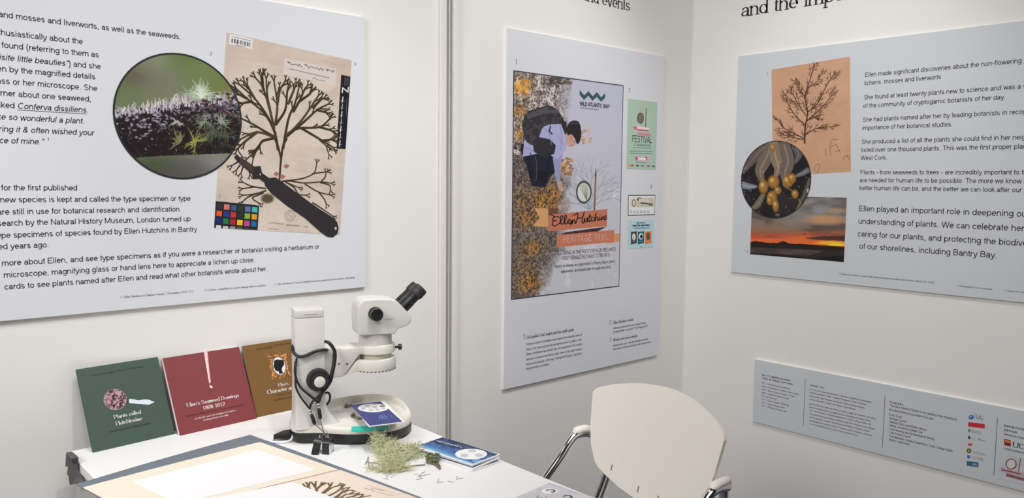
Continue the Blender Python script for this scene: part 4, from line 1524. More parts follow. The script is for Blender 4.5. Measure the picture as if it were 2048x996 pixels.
for s, p0, p1 in (('KEY TO ABBREVIATIONS', (113, 173), (307, 212)), ('USED IN IMAGE CAPTIONS:', (113, 194), (328, 237)), ('THANK YOU', (437, 241), (535, 262)), ('FUNDERS', (975, 355), (1068, 376))):
    m = MB()
    line_px(m, PS, s, None, D_(*p0), D_(*p1), bold=1.9, track=.12, seg=8)
    m.build('heading', INK, rt, world=True)
m = MB()
for s, y, x1 in (('EXHIBITION', 513, 1881), ('DESIGN', 542, 1832), ('PRODUCTION', 571, 1882)):
    line_px(m, PS, s, None, D_(1744, y), D_(x1, y + (x1 - 1744) * .225), bold=1.9, track=.12, seg=8)
m.build('heading', INK, rt, world=True)
m = MB()
eB_ = 0.0112
y_ = 226
for s, x1, y1, yy in (('HFC - Hutchins Family Collection', 303, 264, 226), ('KEW - Royal Botanic Gardens, Kew, London', 365, 301, 249), ('NHM - Natural History Museum, London', 335, 316, 271), ('NMS - Norfolk Museums Service', 298, 331, 293),
                      ('NT - National Trust', 215, 334, 315), ('TCC - Trinity College Cambridge', 297, 376, 337), ('TCD - Trinity College Dublin', 268, 393, 359), ('UCC - University College Cork', 280, 416, 381)):
    line_px(m, PS, s, None, D_(112, yy), D_(x1, y1), seg=8, bold=1.1)
m.build('text_block', INK, rt, world=True)
m = MB()
for s, x1, y1, yy in (('to those who have allowed us to use their wonderful photographs', 852, 356, 268), ('of plants and Bantry Bay: Stephen Fitzgerald, Clare Heardman,', 825, 373, 289), ('Rory Hodd, Sean Maskey, Donal McCarthy, Robbie Murphy,', 810, 396, 312),
                      ('Jenny Seawright, Robert Thompson, Paul Whelan', 745, 404, 335), ('and to those who gave permission to use images and objects, including', 878, 468, 364), ('the University Estates, Heritage Services, Buildings & Estates Office,', 850, 485, 387),
                      ('UCC; the Herbarium, Botany Department, Trinity College Dublin; the', 850, 506, 410), ('Trustees of the Royal Botanic Gardens, Kew; the Trustees of the Natural', 873, 536, 433), ('History Museum, London; the Master and Fellows of Trinity College,', 843, 553, 455),
                      ('Cambridge; the Hutchins Family; Frances Lynch of Hutchins Antiques,', 858, 582, 477), ('Cork; Norfolk Museums Service; and the National Trust.', 762, 582, 499)):
    line_px(m, PS, s, None, D_(433, yy), D_(x1, y1), seg=6, bold=1.1)
m.build('text_block', INK, rt, world=True)
m = MB()
xw = line_px(m, PS, 'The Ellen Hutchins Festival is very grateful to the following for', eB_, D_(975, 383), D_(1430, 473), seg=6, bold=1.1)
for s, yy in (('providing funding to our projects this year:', 406), ('FLAG South', 441), ('Heritage Council', 464), ('National Parks and Wildlife Service', 488), ('Library, University College Cork', 511), ('Cork Historical and Archaeological Society', 536), ('Cork County Council', 560),
              ('The Herbarium, Botany Department, Trinity College Dublin', 585), ('Bantry Credit Union', 609)):
    line_px(m, PS, s, eB_, D_(970, yy), None, xw, seg=6, bold=1.1)
m.build('text_block', INK, rt, world=True)
for x0, y0, x1, y1 in ((406, 195, 401, 512), (943, 308, 930, 658), (1700, 458, 1677, 845)):
    m = MB()
    a_, b_ = PS.hit(*D_(x0, y0))
    _, c_ = PS.hit(*D_(x1, y1))
    quad(m, PS, a_ - .0007, c_, a_ + .0007, b_, .0004)
    m.build('divider_rule', INKS, rt, world=True)


def logo(name, rgb, pts, off=.0006, ell=None):
    m = MB()
    if ell:
        x, y, rx, ry = ell
        polypx(m, PS, [D_(x + rx * c, y + ry * s) for c, s in circ(20)], off)
    else:
        polypx(m, PS, [D_(*p) for p in pts], off)
    c = np.array(rgb)
    return m.build(name, mat('logo_%d_%d_%d' % tuple(rgb), c / 1.0, .5, k=.7), rt, world=True)


logo('round_logo', (40, 84, 150), None, ell=(1523, 452, 17, 15))
logo('round_logo', (120, 160, 210), None, .0008, (1520, 449, 8, 7))
logo('bar_logo', (178, 34, 52), [(1503, 485), (1615, 498), (1614, 528), (1502, 514)])
logo('harp_logo', (66, 120, 76), [(1502, 532), (1516, 534), (1517, 545), (1508, 553), (1501, 546)])
logo('crest_logo', (70, 44, 52), [(1502, 578), (1516, 580), (1516, 600), (1502, 598)])
logo('bird_logo', (172, 58, 54), [(1498, 626), (1514, 630), (1535, 628), (1524, 642), (1508, 645)])
logo('round_logo', (88, 80, 50), None, ell=(1508, 678, 16, 16))
logo('round_logo', (150, 136, 80), None, .0008, (1508, 678, 8, 8))
logo('shield_logo', (62, 100, 168), [(1495, 706), (1517, 710), (1517, 722), (1506, 734), (1494, 720)])
logo('bar_logo', (44, 92, 112), [(1493, 746), (1572, 757), (1571, 788), (1492, 778)])
m = MB()
line_px(m, PS, 'FLAG', .022, D_(1544, 462), D_(1602, 472), style='serif', seg=10, off=.0006)
m.build('logo_lettering', mat('printed_blue_grey', (88, 112, 150), .5), rt, world=True)
for s, x0, y0, x1, y1, e_ in (('National Parks', 1522, 545, 1590, 554, .008), ('and Wildlife Service', 1522, 554, 1592, 565, .008), ('U.C.C.', 1519, 598, 1557, 603, .015), ('Library', 1566, 596, 1590, 601, .009), ('Leabharlann', 1566, 606, 1618, 613, .008),
                              ('Cork County Council', 1532, 686, 1612, 696, .009), ('Comhairle Contae Chorcai', 1532, 696, 1622, 708, .008), ('Trinity College Dublin', 1526, 722, 1608, 732, .009), ('The University of Dublin', 1526, 731, 1606, 743, .008)):
    m = MB()
    line_px(m, PS, s, None, D_(x0, y0), D_(x1, y1), seg=6, off=.0006)
    m.build('logo_lettering', INKS, rt, world=True)
m = MB()
line_px(m, PS, 'BANTRY', .009, D_(1530, 775), D_(1562, 779), seg=6, off=.0009, bold=1.3)
m.build('logo_lettering', mat('printed_white', (226, 216, 214), .5), rt, world=True)
logo('crest_logo', (150, 62, 44), [(1744, 598), (1790, 606), (1790, 648), (1744, 640)])
for x, y in ((1752, 606), (1766, 609), (1780, 612)):
    logo('crest_logo', (196, 140, 70), [(x, y), (x + 9, y + 2), (x + 9, y + 14), (x, y + 12)], .0008)
logo('crest_logo', (60, 32, 30), [(1750, 626), (1786, 632), (1786, 644), (1750, 638)], .0008)
m = MB()
line_px(m, PS, 'UCC', None, D_(1801, 652), D_(1925, 683), style='serif', seg=14, off=.0006, bold=1.25)
line_px(m, PS, 'University College Cork, Ireland', None, D_(1742, 661), D_(1935, 706), seg=6, off=.0006)
line_px(m, PS, 'Colaiste na hOllscoile Corcaigh', None, D_(1742, 669), D_(1935, 714), seg=6, off=.0006)
m.build('logo_lettering', INK, rt, world=True)
a0, bT = PS.hit(*D_(1712, 692))
a1 = a0 + .135
bB = PS.hit(*D_(1760, 880))[1]
cv = Cv(PS, a0, bB, a1, bT, 130, int(130 * (bT - bB) / (a1 - a0)), (170, 173, 178))
cv.zoom(1490, 700, 3.366)
cv.im[:] = (180, 183, 187)
for k in range(16):
    t = -math.pi / 2 + (k - 7.5) * .17
    cv.stroke([(1810, 800), (1810 + 80 * math.cos(t), 800 + 105 * math.sin(t))], 3, (160, 142, 130), .6)
cv.oval(1792, 768, 30, 30, (198, 190, 186), .8)
cv.stroke([(1792 + 33 * math.cos(t), 768 + 34 * math.sin(t)) for t in np.linspace(0, 6.3, 36)], 5, (70, 44, 48))
cv.stroke([(1856, 726), (1842, 820)], 5, (104, 62, 52))
cv.poly([(1722, 788), (1770, 800), (1880, 830), (1880, 858), (1760, 828), (1720, 815)], (176, 140, 148), .9)
cv.stroke([(1730, 806), (1790, 818), (1850, 834)], 6, (92, 36, 56))
cv.poly([(1760, 836), (1890, 868), (1885, 884), (1758, 850)], (134, 72, 90), .9)
cv.stroke([(1762, 834), (1820, 850), (1880, 866)], 4, (40, 12, 24))
cv.build('festival_logo', rt, 0.0006, .75)

# ================================================================== table
M_TABLE = mat('table_white', (232, 232, 232), 0.42, var=0.006, scale=5, spec=0.4)
M_SKIRT = mat('table_side_grey', (178, 174, 170), 0.6, var=0.02)
M_STEEL = mat('leg_steel', (150, 150, 152), 0.3, 1.0)
ZT = 0.750
KT = 0.9676                      # plan positions on the table top are scaled to its height
rt = thing('display_table', 'white table against the back wall, covered with books, papers and a microscope', 'table', (0.78, 1.35, 0))
TX0, TX1, TY0, TY1 = 0.4115, 1.098, 0.70, 1.897
MB().box(TX0, TX1, TY0, TY1, ZT - 0.022, ZT, 0.002, 1).build('tabletop', M_TABLE, rt, world=True)
m = MB()
m.box(TX0 + .008, TX0 + .022, TY0 + .03, TY1 - .02, 0.58, ZT - 0.022)
m.box(TX1 - .05, TX1 - .036, TY0 + .03, TY1 - .02, 0.62, ZT - 0.022)
m.box(TX0 + .02, TX1 - .04, TY0 + .03, TY0 + .044, 0.62, ZT - 0.022)
m.box(TX0 + .02, TX1 - .04, TY1 - .04, TY1 - .026, 0.62, ZT - 0.022)
m.build('apron', M_SKIRT, rt, world=True)
for x, y in ((TX0 + .045, TY0 + .07), (TX1 - .07, TY0 + .07), (TX0 + .045, TY1 - .07), (TX1 - .07, TY1 - .07)):
    MB().lathe([(.02, 0), (.02, .03), (.017, .032), (.017, ZT - .022)], (x, y, 0), (0, 0, 1), 20).build('leg', M_STEEL, rt, world=True, angle=40)

# dark strip of cloth hanging at the back left corner
m = MB()
PL_ = Plane((TX0 - .003, 0, 0), (0, -1, 0), (0, 0, 1))
pts = [PL_.hit(120 + x / 8.586, 880 + y / 8.586) for x, y in ((200, 196), (250, 232), (318, 300), (312, 400), (316, 520), (330, 640), (402, 712), (282, 750), (272, 600), (222, 560), (206, 440), (145, 446), (170, 250))]
fr = [PL_.pt(a, b, .010 + .004 * math.sin(k)) for k, (a, b) in enumerate(pts)]
bk = [PL_.pt(a, b, .0) for a, b in pts]
n = len(pts)
m.add(fr + bk, [tuple(range(n)), tuple(range(2 * n - 1, n - 1, -1))] + [(i, i + n, (i + 1) % n + n, (i + 1) % n) for i in range(n)])
o = m.build('cloth_strip', mat('dark_grey_cloth', (84, 82, 84), .9, var=.15, scale=200))
tag(o, 'torn dark grey strip hanging from the back left corner of the table', 'cloth strip')


def at_table(px, py, dz=0.0):
    return at_z(px, py, ZT + dz)


def sheet(name, label, cat, pts, z0, z1, m_, group=None):
    pts = [(p[0] * KT, p[1] * KT) for p in pts]
    cx = sum(p[0] for p in pts) / len(pts)
    cy = sum(p[1] for p in pts) / len(pts)
    mb = MB().prism([(p[0] - cx, p[1] - cy) for p in pts], 'z', 0, z1 - z0)
    o = mb.build(name, m_)
    o.location = (cx, cy, z0)
    return tag(o, label, cat, group)


M_CARD = mat('blue_grey_card', (108, 116, 126), .7, var=.04, scale=60)
M_CREAM = mat('cream_card', (228, 218, 202), .7, var=.012, scale=8)
M_PAPER = mat('white_paper', (230, 230, 232), .7, var=.006)
M_PINK = mat('tan_print_paper', (226, 210, 197), .6, var=.012, scale=10)
M_BROWN = mat('brown_board', (168, 116, 74), .7, var=.05)


def curve_pts(a, b, bow, n=8):
    a, b = np.array(a), np.array(b)
    d = (b - a) / np.linalg.norm(b - a)
    nn = np.array([-d[1], d[0]])
    return [tuple(a + (b - a) * t + nn * bow * 4 * t * (1 - t)) for t in np.linspace(0, 1, n)][:-1]


sheet('mounting_card', 'large blue-grey mounting card, lowest of the paper pile, edges showing', 'card',
      curve_pts((.388, 1.733), (.784, 1.807), .006) + curve_pts((.784, 1.807), (.876, 1.224), .003) + [(.876, 1.224), (.480, 1.150)], ZT, ZT + .0012, M_CARD)
sheet('folder_sheet', 'cream folder sheet lying on the blue-grey card, nearest the books', 'paper',
      curve_pts((.393, 1.704), (.778, 1.739), .004) + [(.778, 1.739), (.828, 1.463), (.443, 1.428)], ZT + .0013, ZT + .0021, M_CREAM)
sheet('paper_sheet', 'plain white sheet lying on the cream folder sheet', 'paper', [(.477, 1.672), (.750, 1.690), (.792, 1.492), (.505, 1.498)], ZT + .0022, ZT + .0027, M_PAPER)
sheet('backing_board', 'brown board whose edge shows behind the seaweed print', 'card', [(.824, 1.4615), (.440, 1.483), (.510, 1.02), (.898, .99)], ZT + .0022, ZT + .0027, M_BROWN)
hs = [(x * KT, y * KT) for x, y in ((.828, 1.456), (.436, 1.478), (.505, 1.010), (.905, .985))]
rt = thing('seaweed_print', 'tan print of branching olive seaweed, partly under the front white sheet', 'print', (.65, 1.19, ZT + .0028))
MB().prism(hs, 'z', ZT + .0028, ZT + .0034).build('print_sheet', M_PINK, rt, world=True)
PT = Plane((.511 * KT, 1.010 * KT, ZT + .0034), (.911 - .511, .985 - 1.010, 0), (.436 - .511, 1.475 - 1.010, 0))
a0, a1, b0, b1 = .126, .38, .116, .45
cv = Cv(PT, a0, b0, a1, b1, 420, int(420 * (b1 - b0) / (a1 - a0)), (231, 215, 202))
cv.im += ((fbm(cv.H, cv.W, 60, 81) - .5) * 8)[..., None]
cv.zoom(560, 900, 6.827)
WD = (104, 90, 58)
r4 = random.Random(12)


def branch(P, w0, w1):
    P = cv.T(smooth_path(P, 4))
    k = cv.unit(600, 500)
    cv.stroke_c(P, np.linspace(w0, w1, len(P)) * k, WD)


for P in ([(440, 590), (400, 530), (380, 480), (360, 450)], [(400, 530), (360, 520), (320, 470)], [(365, 522), (300, 518)], [(385, 500), (405, 450)], [(480, 600), (500, 540), (460, 480), (430, 445)], [(475, 500), (490, 440)], [(500, 540), (550, 490), (570, 450)],
          [(540, 500), (620, 462)], [(560, 480), (600, 455)], [(550, 620), (640, 540), (680, 500), (660, 460)], [(680, 500), (710, 455)], [(600, 590), (700, 520), (790, 490), (820, 462)], [(760, 500), (850, 480)],
          [(640, 640), (760, 580), (840, 520), (880, 480)], [(800, 550), (900, 520), (930, 515)], [(840, 520), (850, 470)], [(770, 660), (840, 590), (960, 550), (1000, 560)], [(880, 580), (930, 530)], [(820, 660), (900, 610), (1000, 600), (1060, 590)],
          [(950, 605), (1010, 570)], [(900, 660), (1000, 630), (1100, 610)], [(1000, 640), (1060, 600), (1080, 605)], [(1000, 670), (1120, 640), (1210, 630)], [(1100, 650), (1130, 615)], [(520, 640), (560, 600), (610, 560)],
          [(700, 680), (780, 630), (860, 560)], [(700, 740), (800, 690), (900, 660)], [(900, 700), (1000, 680), (1100, 670)]):
    branch(P, 24, 14)
    n_ = cv.T(P)
    d = n_[-1] - n_[-2]
    for s in (-.45, .4):
        fork(cv, n_[-1], math.atan2(d[1], d[0]) + s, 16 * cv.unit(600, 500), 10 * cv.unit(600, 500), 0, WD, .4, r4)
cv.stroke([(1000, 700), (560, 900), (400, 1100)], 50, WD)
for x0, y0, x1, y1 in ((1190, 480, 1620, 610), (1150, 520, 1300, 566), (1320, 575, 1560, 632), (1240, 520, 1420, 560)):
    cv.stroke([(x0 + (x1 - x0) * t, y0 + (y1 - y0) * t + 5 * math.sin(t * 60)) for t in np.linspace(0, 1, 50)], 4, (168, 142, 130), .8)
hp_ = []
for x, y in hs:                        # keep the picture inside its sheet
    d = np.array([x, y, PT.o[2]]) - PT.o
    hp_.append(((d @ PT.ex - a0) / (a1 - a0) * (cv.W - 1), (b1 - d @ PT.ey) / (b1 - b0) * (cv.H - 1)))
c_m = np.mean(hp_, axis=0)
cv.build('seaweed_picture', rt, 0.0003, 1.02, cv.mask_poly([c_m + (np.array(p) - c_m) * .97 for p in hp_]))
sheet('paper_sheet', 'blank white sheet covering part of the seaweed print at the front', 'paper', [(.719, 1.456), (.511, 1.487), (.556, 1.19), (.771, 1.164)], ZT + .0036, ZT + .0041, M_PAPER)
# slip of paper under the hand lenses
sheet('paper_slip', 'small white paper slip under the hanging hand lenses', 'paper', [(.832, 1.600), (.850, 1.556), (.905, 1.545), (.908, 1.578), (.878, 1.600)], ZT + .0002, ZT + .0008, M_PAPER)

# printed photo sheet at the table's right edge
rt = thing('photo_print', 'grey printed photo sheet at the front right edge of the table', 'print', (1.0, 1.0, ZT))
gx, gy = np.array([.995, .0995]), np.array([-.0995, .995])
c_ = np.array([1.121, 1.120]) * KT
q = [c_, c_ - gx * .21, c_ - gx * .21 - gy * .297, c_ - gy * .297]
MB().prism(q, 'z', ZT + .0001, ZT + .0011).build('print_sheet', M_PAPER, rt, world=True)
o_ = c_ - gx * .21 - gy * .297
PG = Plane((o_[0], o_[1], ZT + .0011), (gx[0], gx[1], 0), (gy[0], gy[1], 0))
cv = Cv(PG, .002, .1, .208, .295, 220, 208, (196, 192, 198))
cv.im += ((fbm(208, 220, 20, 91) - .5) * 30)[..., None]
cv.zoom(1000, 920, 9.309)
cv.oval(920, 580, 150, 50, (232, 230, 234))
for x, y in ((940, 580), (1260, 690), (1500, 800)):
    cv.stroke([(x + 75 * math.cos(t), y + 28 * math.sin(t)) for t in np.linspace(-2.8, 1.2, 24)], 20, (62, 58, 66))
    cv.oval(x + 5, y + 5, 40, 14, (190, 186, 192))
for k in range(40):
    x, y = r4.uniform(520, 900), r4.uniform(660, 900)
    cv.stroke([(x, y), (x + r4.uniform(-50, 50), y + r4.uniform(-20, 30))], 14, (78, 74, 82), .8)
cv.build('print_picture', rt, 0.0003, .95)


# ================================================================== booklets leaning on the wall
def booklet(label, BL, BR, TL, TR, th, rgb, yback, paint, lines, topline):
    bl, br = at_table(*BL, .0004), at_table(*BR, .0004)
    # the foot is very slightly turned from the wall; the turn is shared between foot and head
    turn = (br[1] - bl[1]) / 4
    bl, br = bl + np.array([0, turn, 0]), br - np.array([0, turn, 0])
    d = ray(*TL)
    tl = EYE + d * ((yback - 2 * turn) / d[1])
    pl = Plane(bl, br - bl, tl - bl)
    wd_, ht = pl.hit(*BR)[0], pl.hit(*TL)[1]
    if TR:
        wd_ = (wd_ + pl.hit(*TR)[0]) / 2
        ht = (ht + pl.hit(*TR)[1]) / 2
    print('booklet', wd_, ht, bl, br, tl)
    rt = thing('booklet', label, 'booklet', tuple(np.append((bl[:2] + br[:2]) / 2, ZT)))

    def slab(a0, a1, b0, b1, d0, d1):
        c = [pl.pt(a, b, -d0) for a, b in ((a0, b0), (a1, b0), (a1, b1), (a0, b1))]
        e = [pl.pt(a, b, -d1) for a, b in ((a0, b0), (a1, b0), (a1, b1), (a0, b1))]
        return MB().add(c + e, [(0, 1, 2, 3), (7, 6, 5, 4), (0, 4, 5, 1), (1, 5, 6, 2), (2, 6, 7, 3), (3, 7, 4, 0)])
    mc = mat('booklet_cover_%d' % rgb[0], np.array(rgb), .45, var=.02, scale=8, k=1.25)
    slab(0, wd_, 0, ht, 0, .0012).build('front_cover', mc, rt, world=True)
    slab(.001, wd_ - .001, .001, ht - .001, .0012, th - .001).build('pages', M_PAPER, rt, world=True)
    slab(0, wd_, 0, ht, th - .001, th).build('back_cover', mc, rt, world=True)
    paint(pl, rt)

    def Q(x, y):
        return (130 + x / 3.831, 660 + y / 3.831)
    for s, p0, p1, em in lines:
        mt = MB()
        line_px(mt, pl, s, None, Q(*p0), Q(*p1), style='serif', seg=18, off=.0008, bold=1.15)
        mt.build('title_lettering', mat('cover_white', (236, 232, 230), .5), rt, world=True)
    for s, p0, p1, em in topline:
        mt = MB()
        line_px(mt, pl, s, None, Q(*p0), Q(*p1), style='serif', seg=8, off=.0008, bold=1.05)
        mt.build('small_lettering', mat('cover_dark_%d' % rgb[0], np.array(rgb) * .5, .5), rt, world=True)


KBk = 1.15


def paint_green(pl, rt):
    ca, cb = pl.hit(130 + 384 / 3.831, 660 + 532 / 3.831)
    ra = abs(pl.hit(130 + 284 / 3.831, 660 + 532 / 3.831)[0] - ca)
    ra = .0255
    cv = Cv(pl, ca - ra, cb - ra, ca + ra, cb + ra, 110, 110, (110, 74, 84))
    f = fbm(110, 110, 12, 101, 4)
    cv.blend(np.clip((f - .5) * 9, 0, 1), (186, 150, 160))
    cv.blend(np.clip((.42 - f) * 9, 0, 1), (52, 24, 32))
    cv.blend(np.clip((fbm(110, 110, 5, 102) - .6) * 10, 0, .9), (218, 196, 200))
    d = np.hypot(cv.X - 54.5, cv.Y - 54.5) / 54.5
    cv.blend(np.clip((d - .86) * 9, 0, 1), (150, 146, 144))
    cv.blend(np.clip((d - .93) * 9, 0, 1) * (cv.Y < 45), (40, 34, 34))
    cv.build('lens_picture', rt, .0008, KBk, d < .99)
    m = MB()
    polypx(m, pl, [(130 + x / 3.831, 660 + y / 3.831) for x, y in ((486, 528), (520, 530), (560, 540), (610, 532), (650, 536), (666, 548), (680, 546), (682, 556), (668, 562), (640, 574), (600, 570), (550, 566), (486, 560))], .0009)
    m.build('lens_handle', mat('printed_pale_blue', (214, 220, 228), .5), rt, world=True)
    m = MB()
    polypx(m, pl, [(130 + x / 3.831, 660 + y / 3.831) for x, y in ((476, 520), (488, 524), (488, 562), (478, 566))], .001)
    m.build('lens_collar', M_RIM, rt, world=True)


def paint_red(pl, rt):
    m = MB()
    f = lambda P: [(130 + x / 3.831, 660 + y / 3.831) for x, y in P]
    polypx(m, pl, f([(1063, 168), (1090, 163), (1102, 280), (1118, 420), (1106, 424), (1080, 280)]), .0008)
    m.build('brush_handle', mat('printed_rose', (222, 176, 180), .5, k=.9), rt, world=True)
    m = MB()
    polypx(m, pl, f([(1074, 166), (1082, 165), (1096, 300), (1110, 410), (1104, 410), (1086, 290)]), .0010)
    polypx(m, pl, f([(1106, 424), (1118, 420), (1132, 444), (1122, 452), (1108, 440)]), .0010)
    m.build('brush_highlight', mat('printed_blush', (240, 214, 214), .5), rt, world=True)
    m = MB()
    polypx(m, pl, f([(1106, 404), (1120, 402), (1122, 424), (1108, 428)]), .0011)
    polypx(m, pl, f([(1112, 446), (1130, 444), (1122, 474), (1114, 462)]), .0011)
    m.build('brush_tip', mat('printed_maroon', (112, 50, 58), .5), rt, world=True)


def paint_brown(pl, rt):
    a0, b1 = pl.hit(130 + 1535 / 3.831, 660 + 172 / 3.831)
    f = lambda x, y: (130 + x / 3.831, 660 + y / 3.831)
    ca, cb = pl.hit(*f(1640, 275))
    ra, rb = .0275, .0340
    cv = Cv(pl, ca - ra, cb - rb, ca + ra, cb + rb, 110, 136, (176, 120, 62))
    n1 = fbm(136, 110, 7, 111, 3)
    cv.blend(np.clip((n1 - .52) * 10, 0, 1), (222, 162, 96))
    cv.blend(np.clip((.42 - n1) * 10, 0, 1), (96, 60, 34))
    dx, dy = np.abs(cv.X - 54.5) / 54.5, np.abs(cv.Y - 67.5) / 67.5
    el = np.hypot(dx / .66, dy / .72)
    cv.blend(np.clip((1.12 - el) * 12, 0, 1), (120, 80, 44))
    cv.blend(np.clip((1 - el) * 14, 0, 1), (236, 236, 240))
    mask = (np.maximum(dx, dy) < (.90 + .1 * np.cos(9 * np.arctan2(dy, dx)))) | (np.hypot(dx, dy) < .9)
    cv.zoom(130, 660, 3.831)
    cv.poly([(1600, 250), (1598, 236), (1625, 226), (1672, 230), (1680, 262), (1662, 290), (1660, 308), (1672, 332), (1640, 338), (1636, 318), (1612, 312), (1604, 294), (1596, 284)], (26, 24, 28))
    cv.build('framed_silhouette', rt, .0008, KBk, mask, label='gold framed oval with a black head silhouette')


booklet('dark green booklet with a lens picture, leftmost of the three on the wall', (188.3, 907.4), (350, 865.2), (150.9, 743), (314, 710.4), .005, (70, 91, 80), DW + .0025, paint_green,
        [('Plants called', (375, 682), (584, 640), .0295), ('Hutchinsiae', (390, 732), (592, 690), .0295)],
        [('ELLEN HUTCHINS', (208, 356), (382, 326), .0085), ('HERITAGE TRAIL AND STORIES', (394, 322), (606, 280), .0085), ('and poems from leading botanists', (345, 788), (655, 716), .0125)])
booklet('dark red booklet with a brush picture, middle of the three on the wall', (361.9, 872.8), (509, 836.2), (329.7, 720.6), (481, 688.7), .013, (138, 58, 62), DW - .004, paint_red,
        [("Ellen's Seaweed Drawings", (934, 594), (1333, 508), .0255), ('1808-1812', (1056, 614), (1228, 578), .0255), ('Do take this over to the drawings if you wish to,', (995, 690), (1312, 616), .0115), ('but bring it back to the table.', (1060, 696), (1258, 656), .0115)],
        [('with drawings of algae from Bantry Bay by the first woman botanist', (930, 672), (1368, 570), .0095)])
booklet('brown booklet with a framed silhouette, partly behind the microscope column', (515, 835.6), (640.5, 806.5), (486.4, 691.9), None, .005, (130, 94, 46), DW + .0025, paint_brown,
        [("Ellen's", (1634, 434), (1713, 419), .0265), ('Character and Stories', (1550, 495), (1884, 424), .0265)],
        [('ELLEN HUTCHINS', (1465, 158), (1590, 134), .0085), ('HERITAGE TRAIL AND', (1600, 130), (1765, 96), .0085), ('The tragic tale of a', (1625, 508), (1762, 478), .011), ('remarkable young woman', (1600, 545), (1780, 505), .011)])

# ================================================================== stereo microscope
M_MIC = mat('microscope_enamel', (220, 216, 207), .38, var=.01)
M_MICW = mat('microscope_white', (210, 208, 203), .38, var=.01)
M_BLK = mat('black_plastic', (30, 30, 32), .35, var=.05)
M_BLKM = mat('black_matt', (44, 44, 46), .6, var=.05)
M_MET = mat('worn_metal', (150, 140, 126), .35, .9, var=.1)
MO = np.array([.906 * KT, 1.697 * KT, ZT])
MU = np.array([.945, -.326, 0])
MU /= np.linalg.norm(MU)
MV = np.array([-MU[1], MU[0], 0])
mrot = math.atan2(MU[1], MU[0])
rt = thing('microscope', 'cream stereo microscope with black eyepieces, standing at the back of the table', 'microscope', tuple(MO), mrot)
rt.scale = (KT, KT, KT)


def mic_hit(px, py, v0):
    """local (u, z) of the pixel on the microscope's plane v = v0"""
    d = ray(px, py)
    t = (v0 * KT + (MO - EYE) @ MV) / (d @ MV)
    P = EYE + d * t - MO
    return float(P @ MU), float(P[2])


def mic_w(px, py, v0):
    u_, z_ = mic_hit(px, py, v0)
    return MO + MU * u_ + MV * v0 * KT + np.array([0, 0, z_])


half = [(-.066, .0), (-.064, .026), (-.054, .042), (-.036, .050), (-.004, .062), (.046, .092), (.090, .107), (.130, .112), (.165, .106), (.198, .084), (.220, .050), (.2285, .018), (.229, 0)]
ctr = smooth_path(half, 5)
outl = [tuple(p) for p in ctr] + [(p[0], -p[1]) for p in ctr[::-1][1:-1]]
outl = [(a, b) for a, b in outl][::-1]
CU = .085


def loop(k, z, rise=0.0):
    """the base outline scaled about its middle; rise lifts the far side into a rim"""
    out = []
    for a, b in outl:
        r = 0.5 - 0.5 * math.cos(math.pi * min(1, max(0, (b / .112 + .55) / 1.3)))
        out.append((CU + (a - CU) * k, b * k, z + rise * r))
    return out


def skin(mb, loops, cap0=True, cap1=True):
    n = len(loops[0])
    vs = [p for L in loops for p in L]
    fs = []
    for i in range(len(loops) - 1):
        for k in range(n):
            k2 = (k + 1) % n
            fs.append((i * n + k, i * n + k2, (i + 1) * n + k2, (i + 1) * n + k))
    if cap0:
        fs.append(tuple(range(n))[::-1])
    if cap1:
        fs.append(tuple((len(loops) - 1) * n + k for k in range(n)))
    return mb.add(vs, fs)


def fixn(o):
    bm = bmesh.new()
    bm.from_mesh(o.data)
    bmesh.ops.recalc_face_normals(bm, faces=bm.faces[:])
    bm.to_mesh(o.data)
    bm.free()
    return o


fixn(skin(MB(), [loop(.95, .000), loop(.96, .004), loop(.985, .005), loop(.985, .026)]).build('base_skirt', M_BLK, rt, angle=35, label='black skirt of the base'))
fixn(skin(MB(), [loop(.99, .026), loop(1.0, .028), loop(1.0, .034), loop(.985, .039, .006), loop(.965, .0425, .017), loop(.94, .0435, .019), loop(.905, .042, .014), loop(.89, .041, .003), loop(.86, .041), loop(.4, .041)]).build('base', M_MIC, rt, angle=45))
# column with its flared foot and cap
MB().box(-.057, .010, -.046, .020, .030, .297, .0022, 2).build('column', M_MICW, rt, angle=40)
fl_ = []
for k in range(9):
    t = k / 8
    s_ = (1 - t) ** 2.4
    x0_, x1_, h_ = -.0572 - .004 * s_, .0105 + .040 * s_, .0462 + .007 * s_
    z_ = .036 + .075 * t
    r_ = .004 + .010 * s_
    lp_ = []
    for cx_, cy_, a_ in ((x1_ - r_, h_ - .02 - r_, 0), (x0_ + r_, h_ - .02 - r_, 90), (x0_ + r_, -h_ + r_, 180), (x1_ - r_, -h_ + r_, 270)):
        for q_ in range(5):
            an_ = math.radians(a_ + 22.5 * q_)
            lp_.append((cx_ + r_ * math.cos(an_), cy_ + r_ * math.sin(an_), z_))
    fl_.append(lp_)
fixn(skin(MB(), fl_).build('column_foot', M_MICW, rt, angle=60))
cp = MB().box(-.0568, .0098, -.0458, .0198, .2975, .316, .0022, 2).build('column_cap', M_MICW, rt, angle=40)
MB().box(-.036, -.006, -.0463, -.044, .3045, .3065).build('slot', mat('slot_shadow', (170, 166, 158), .6), cp)
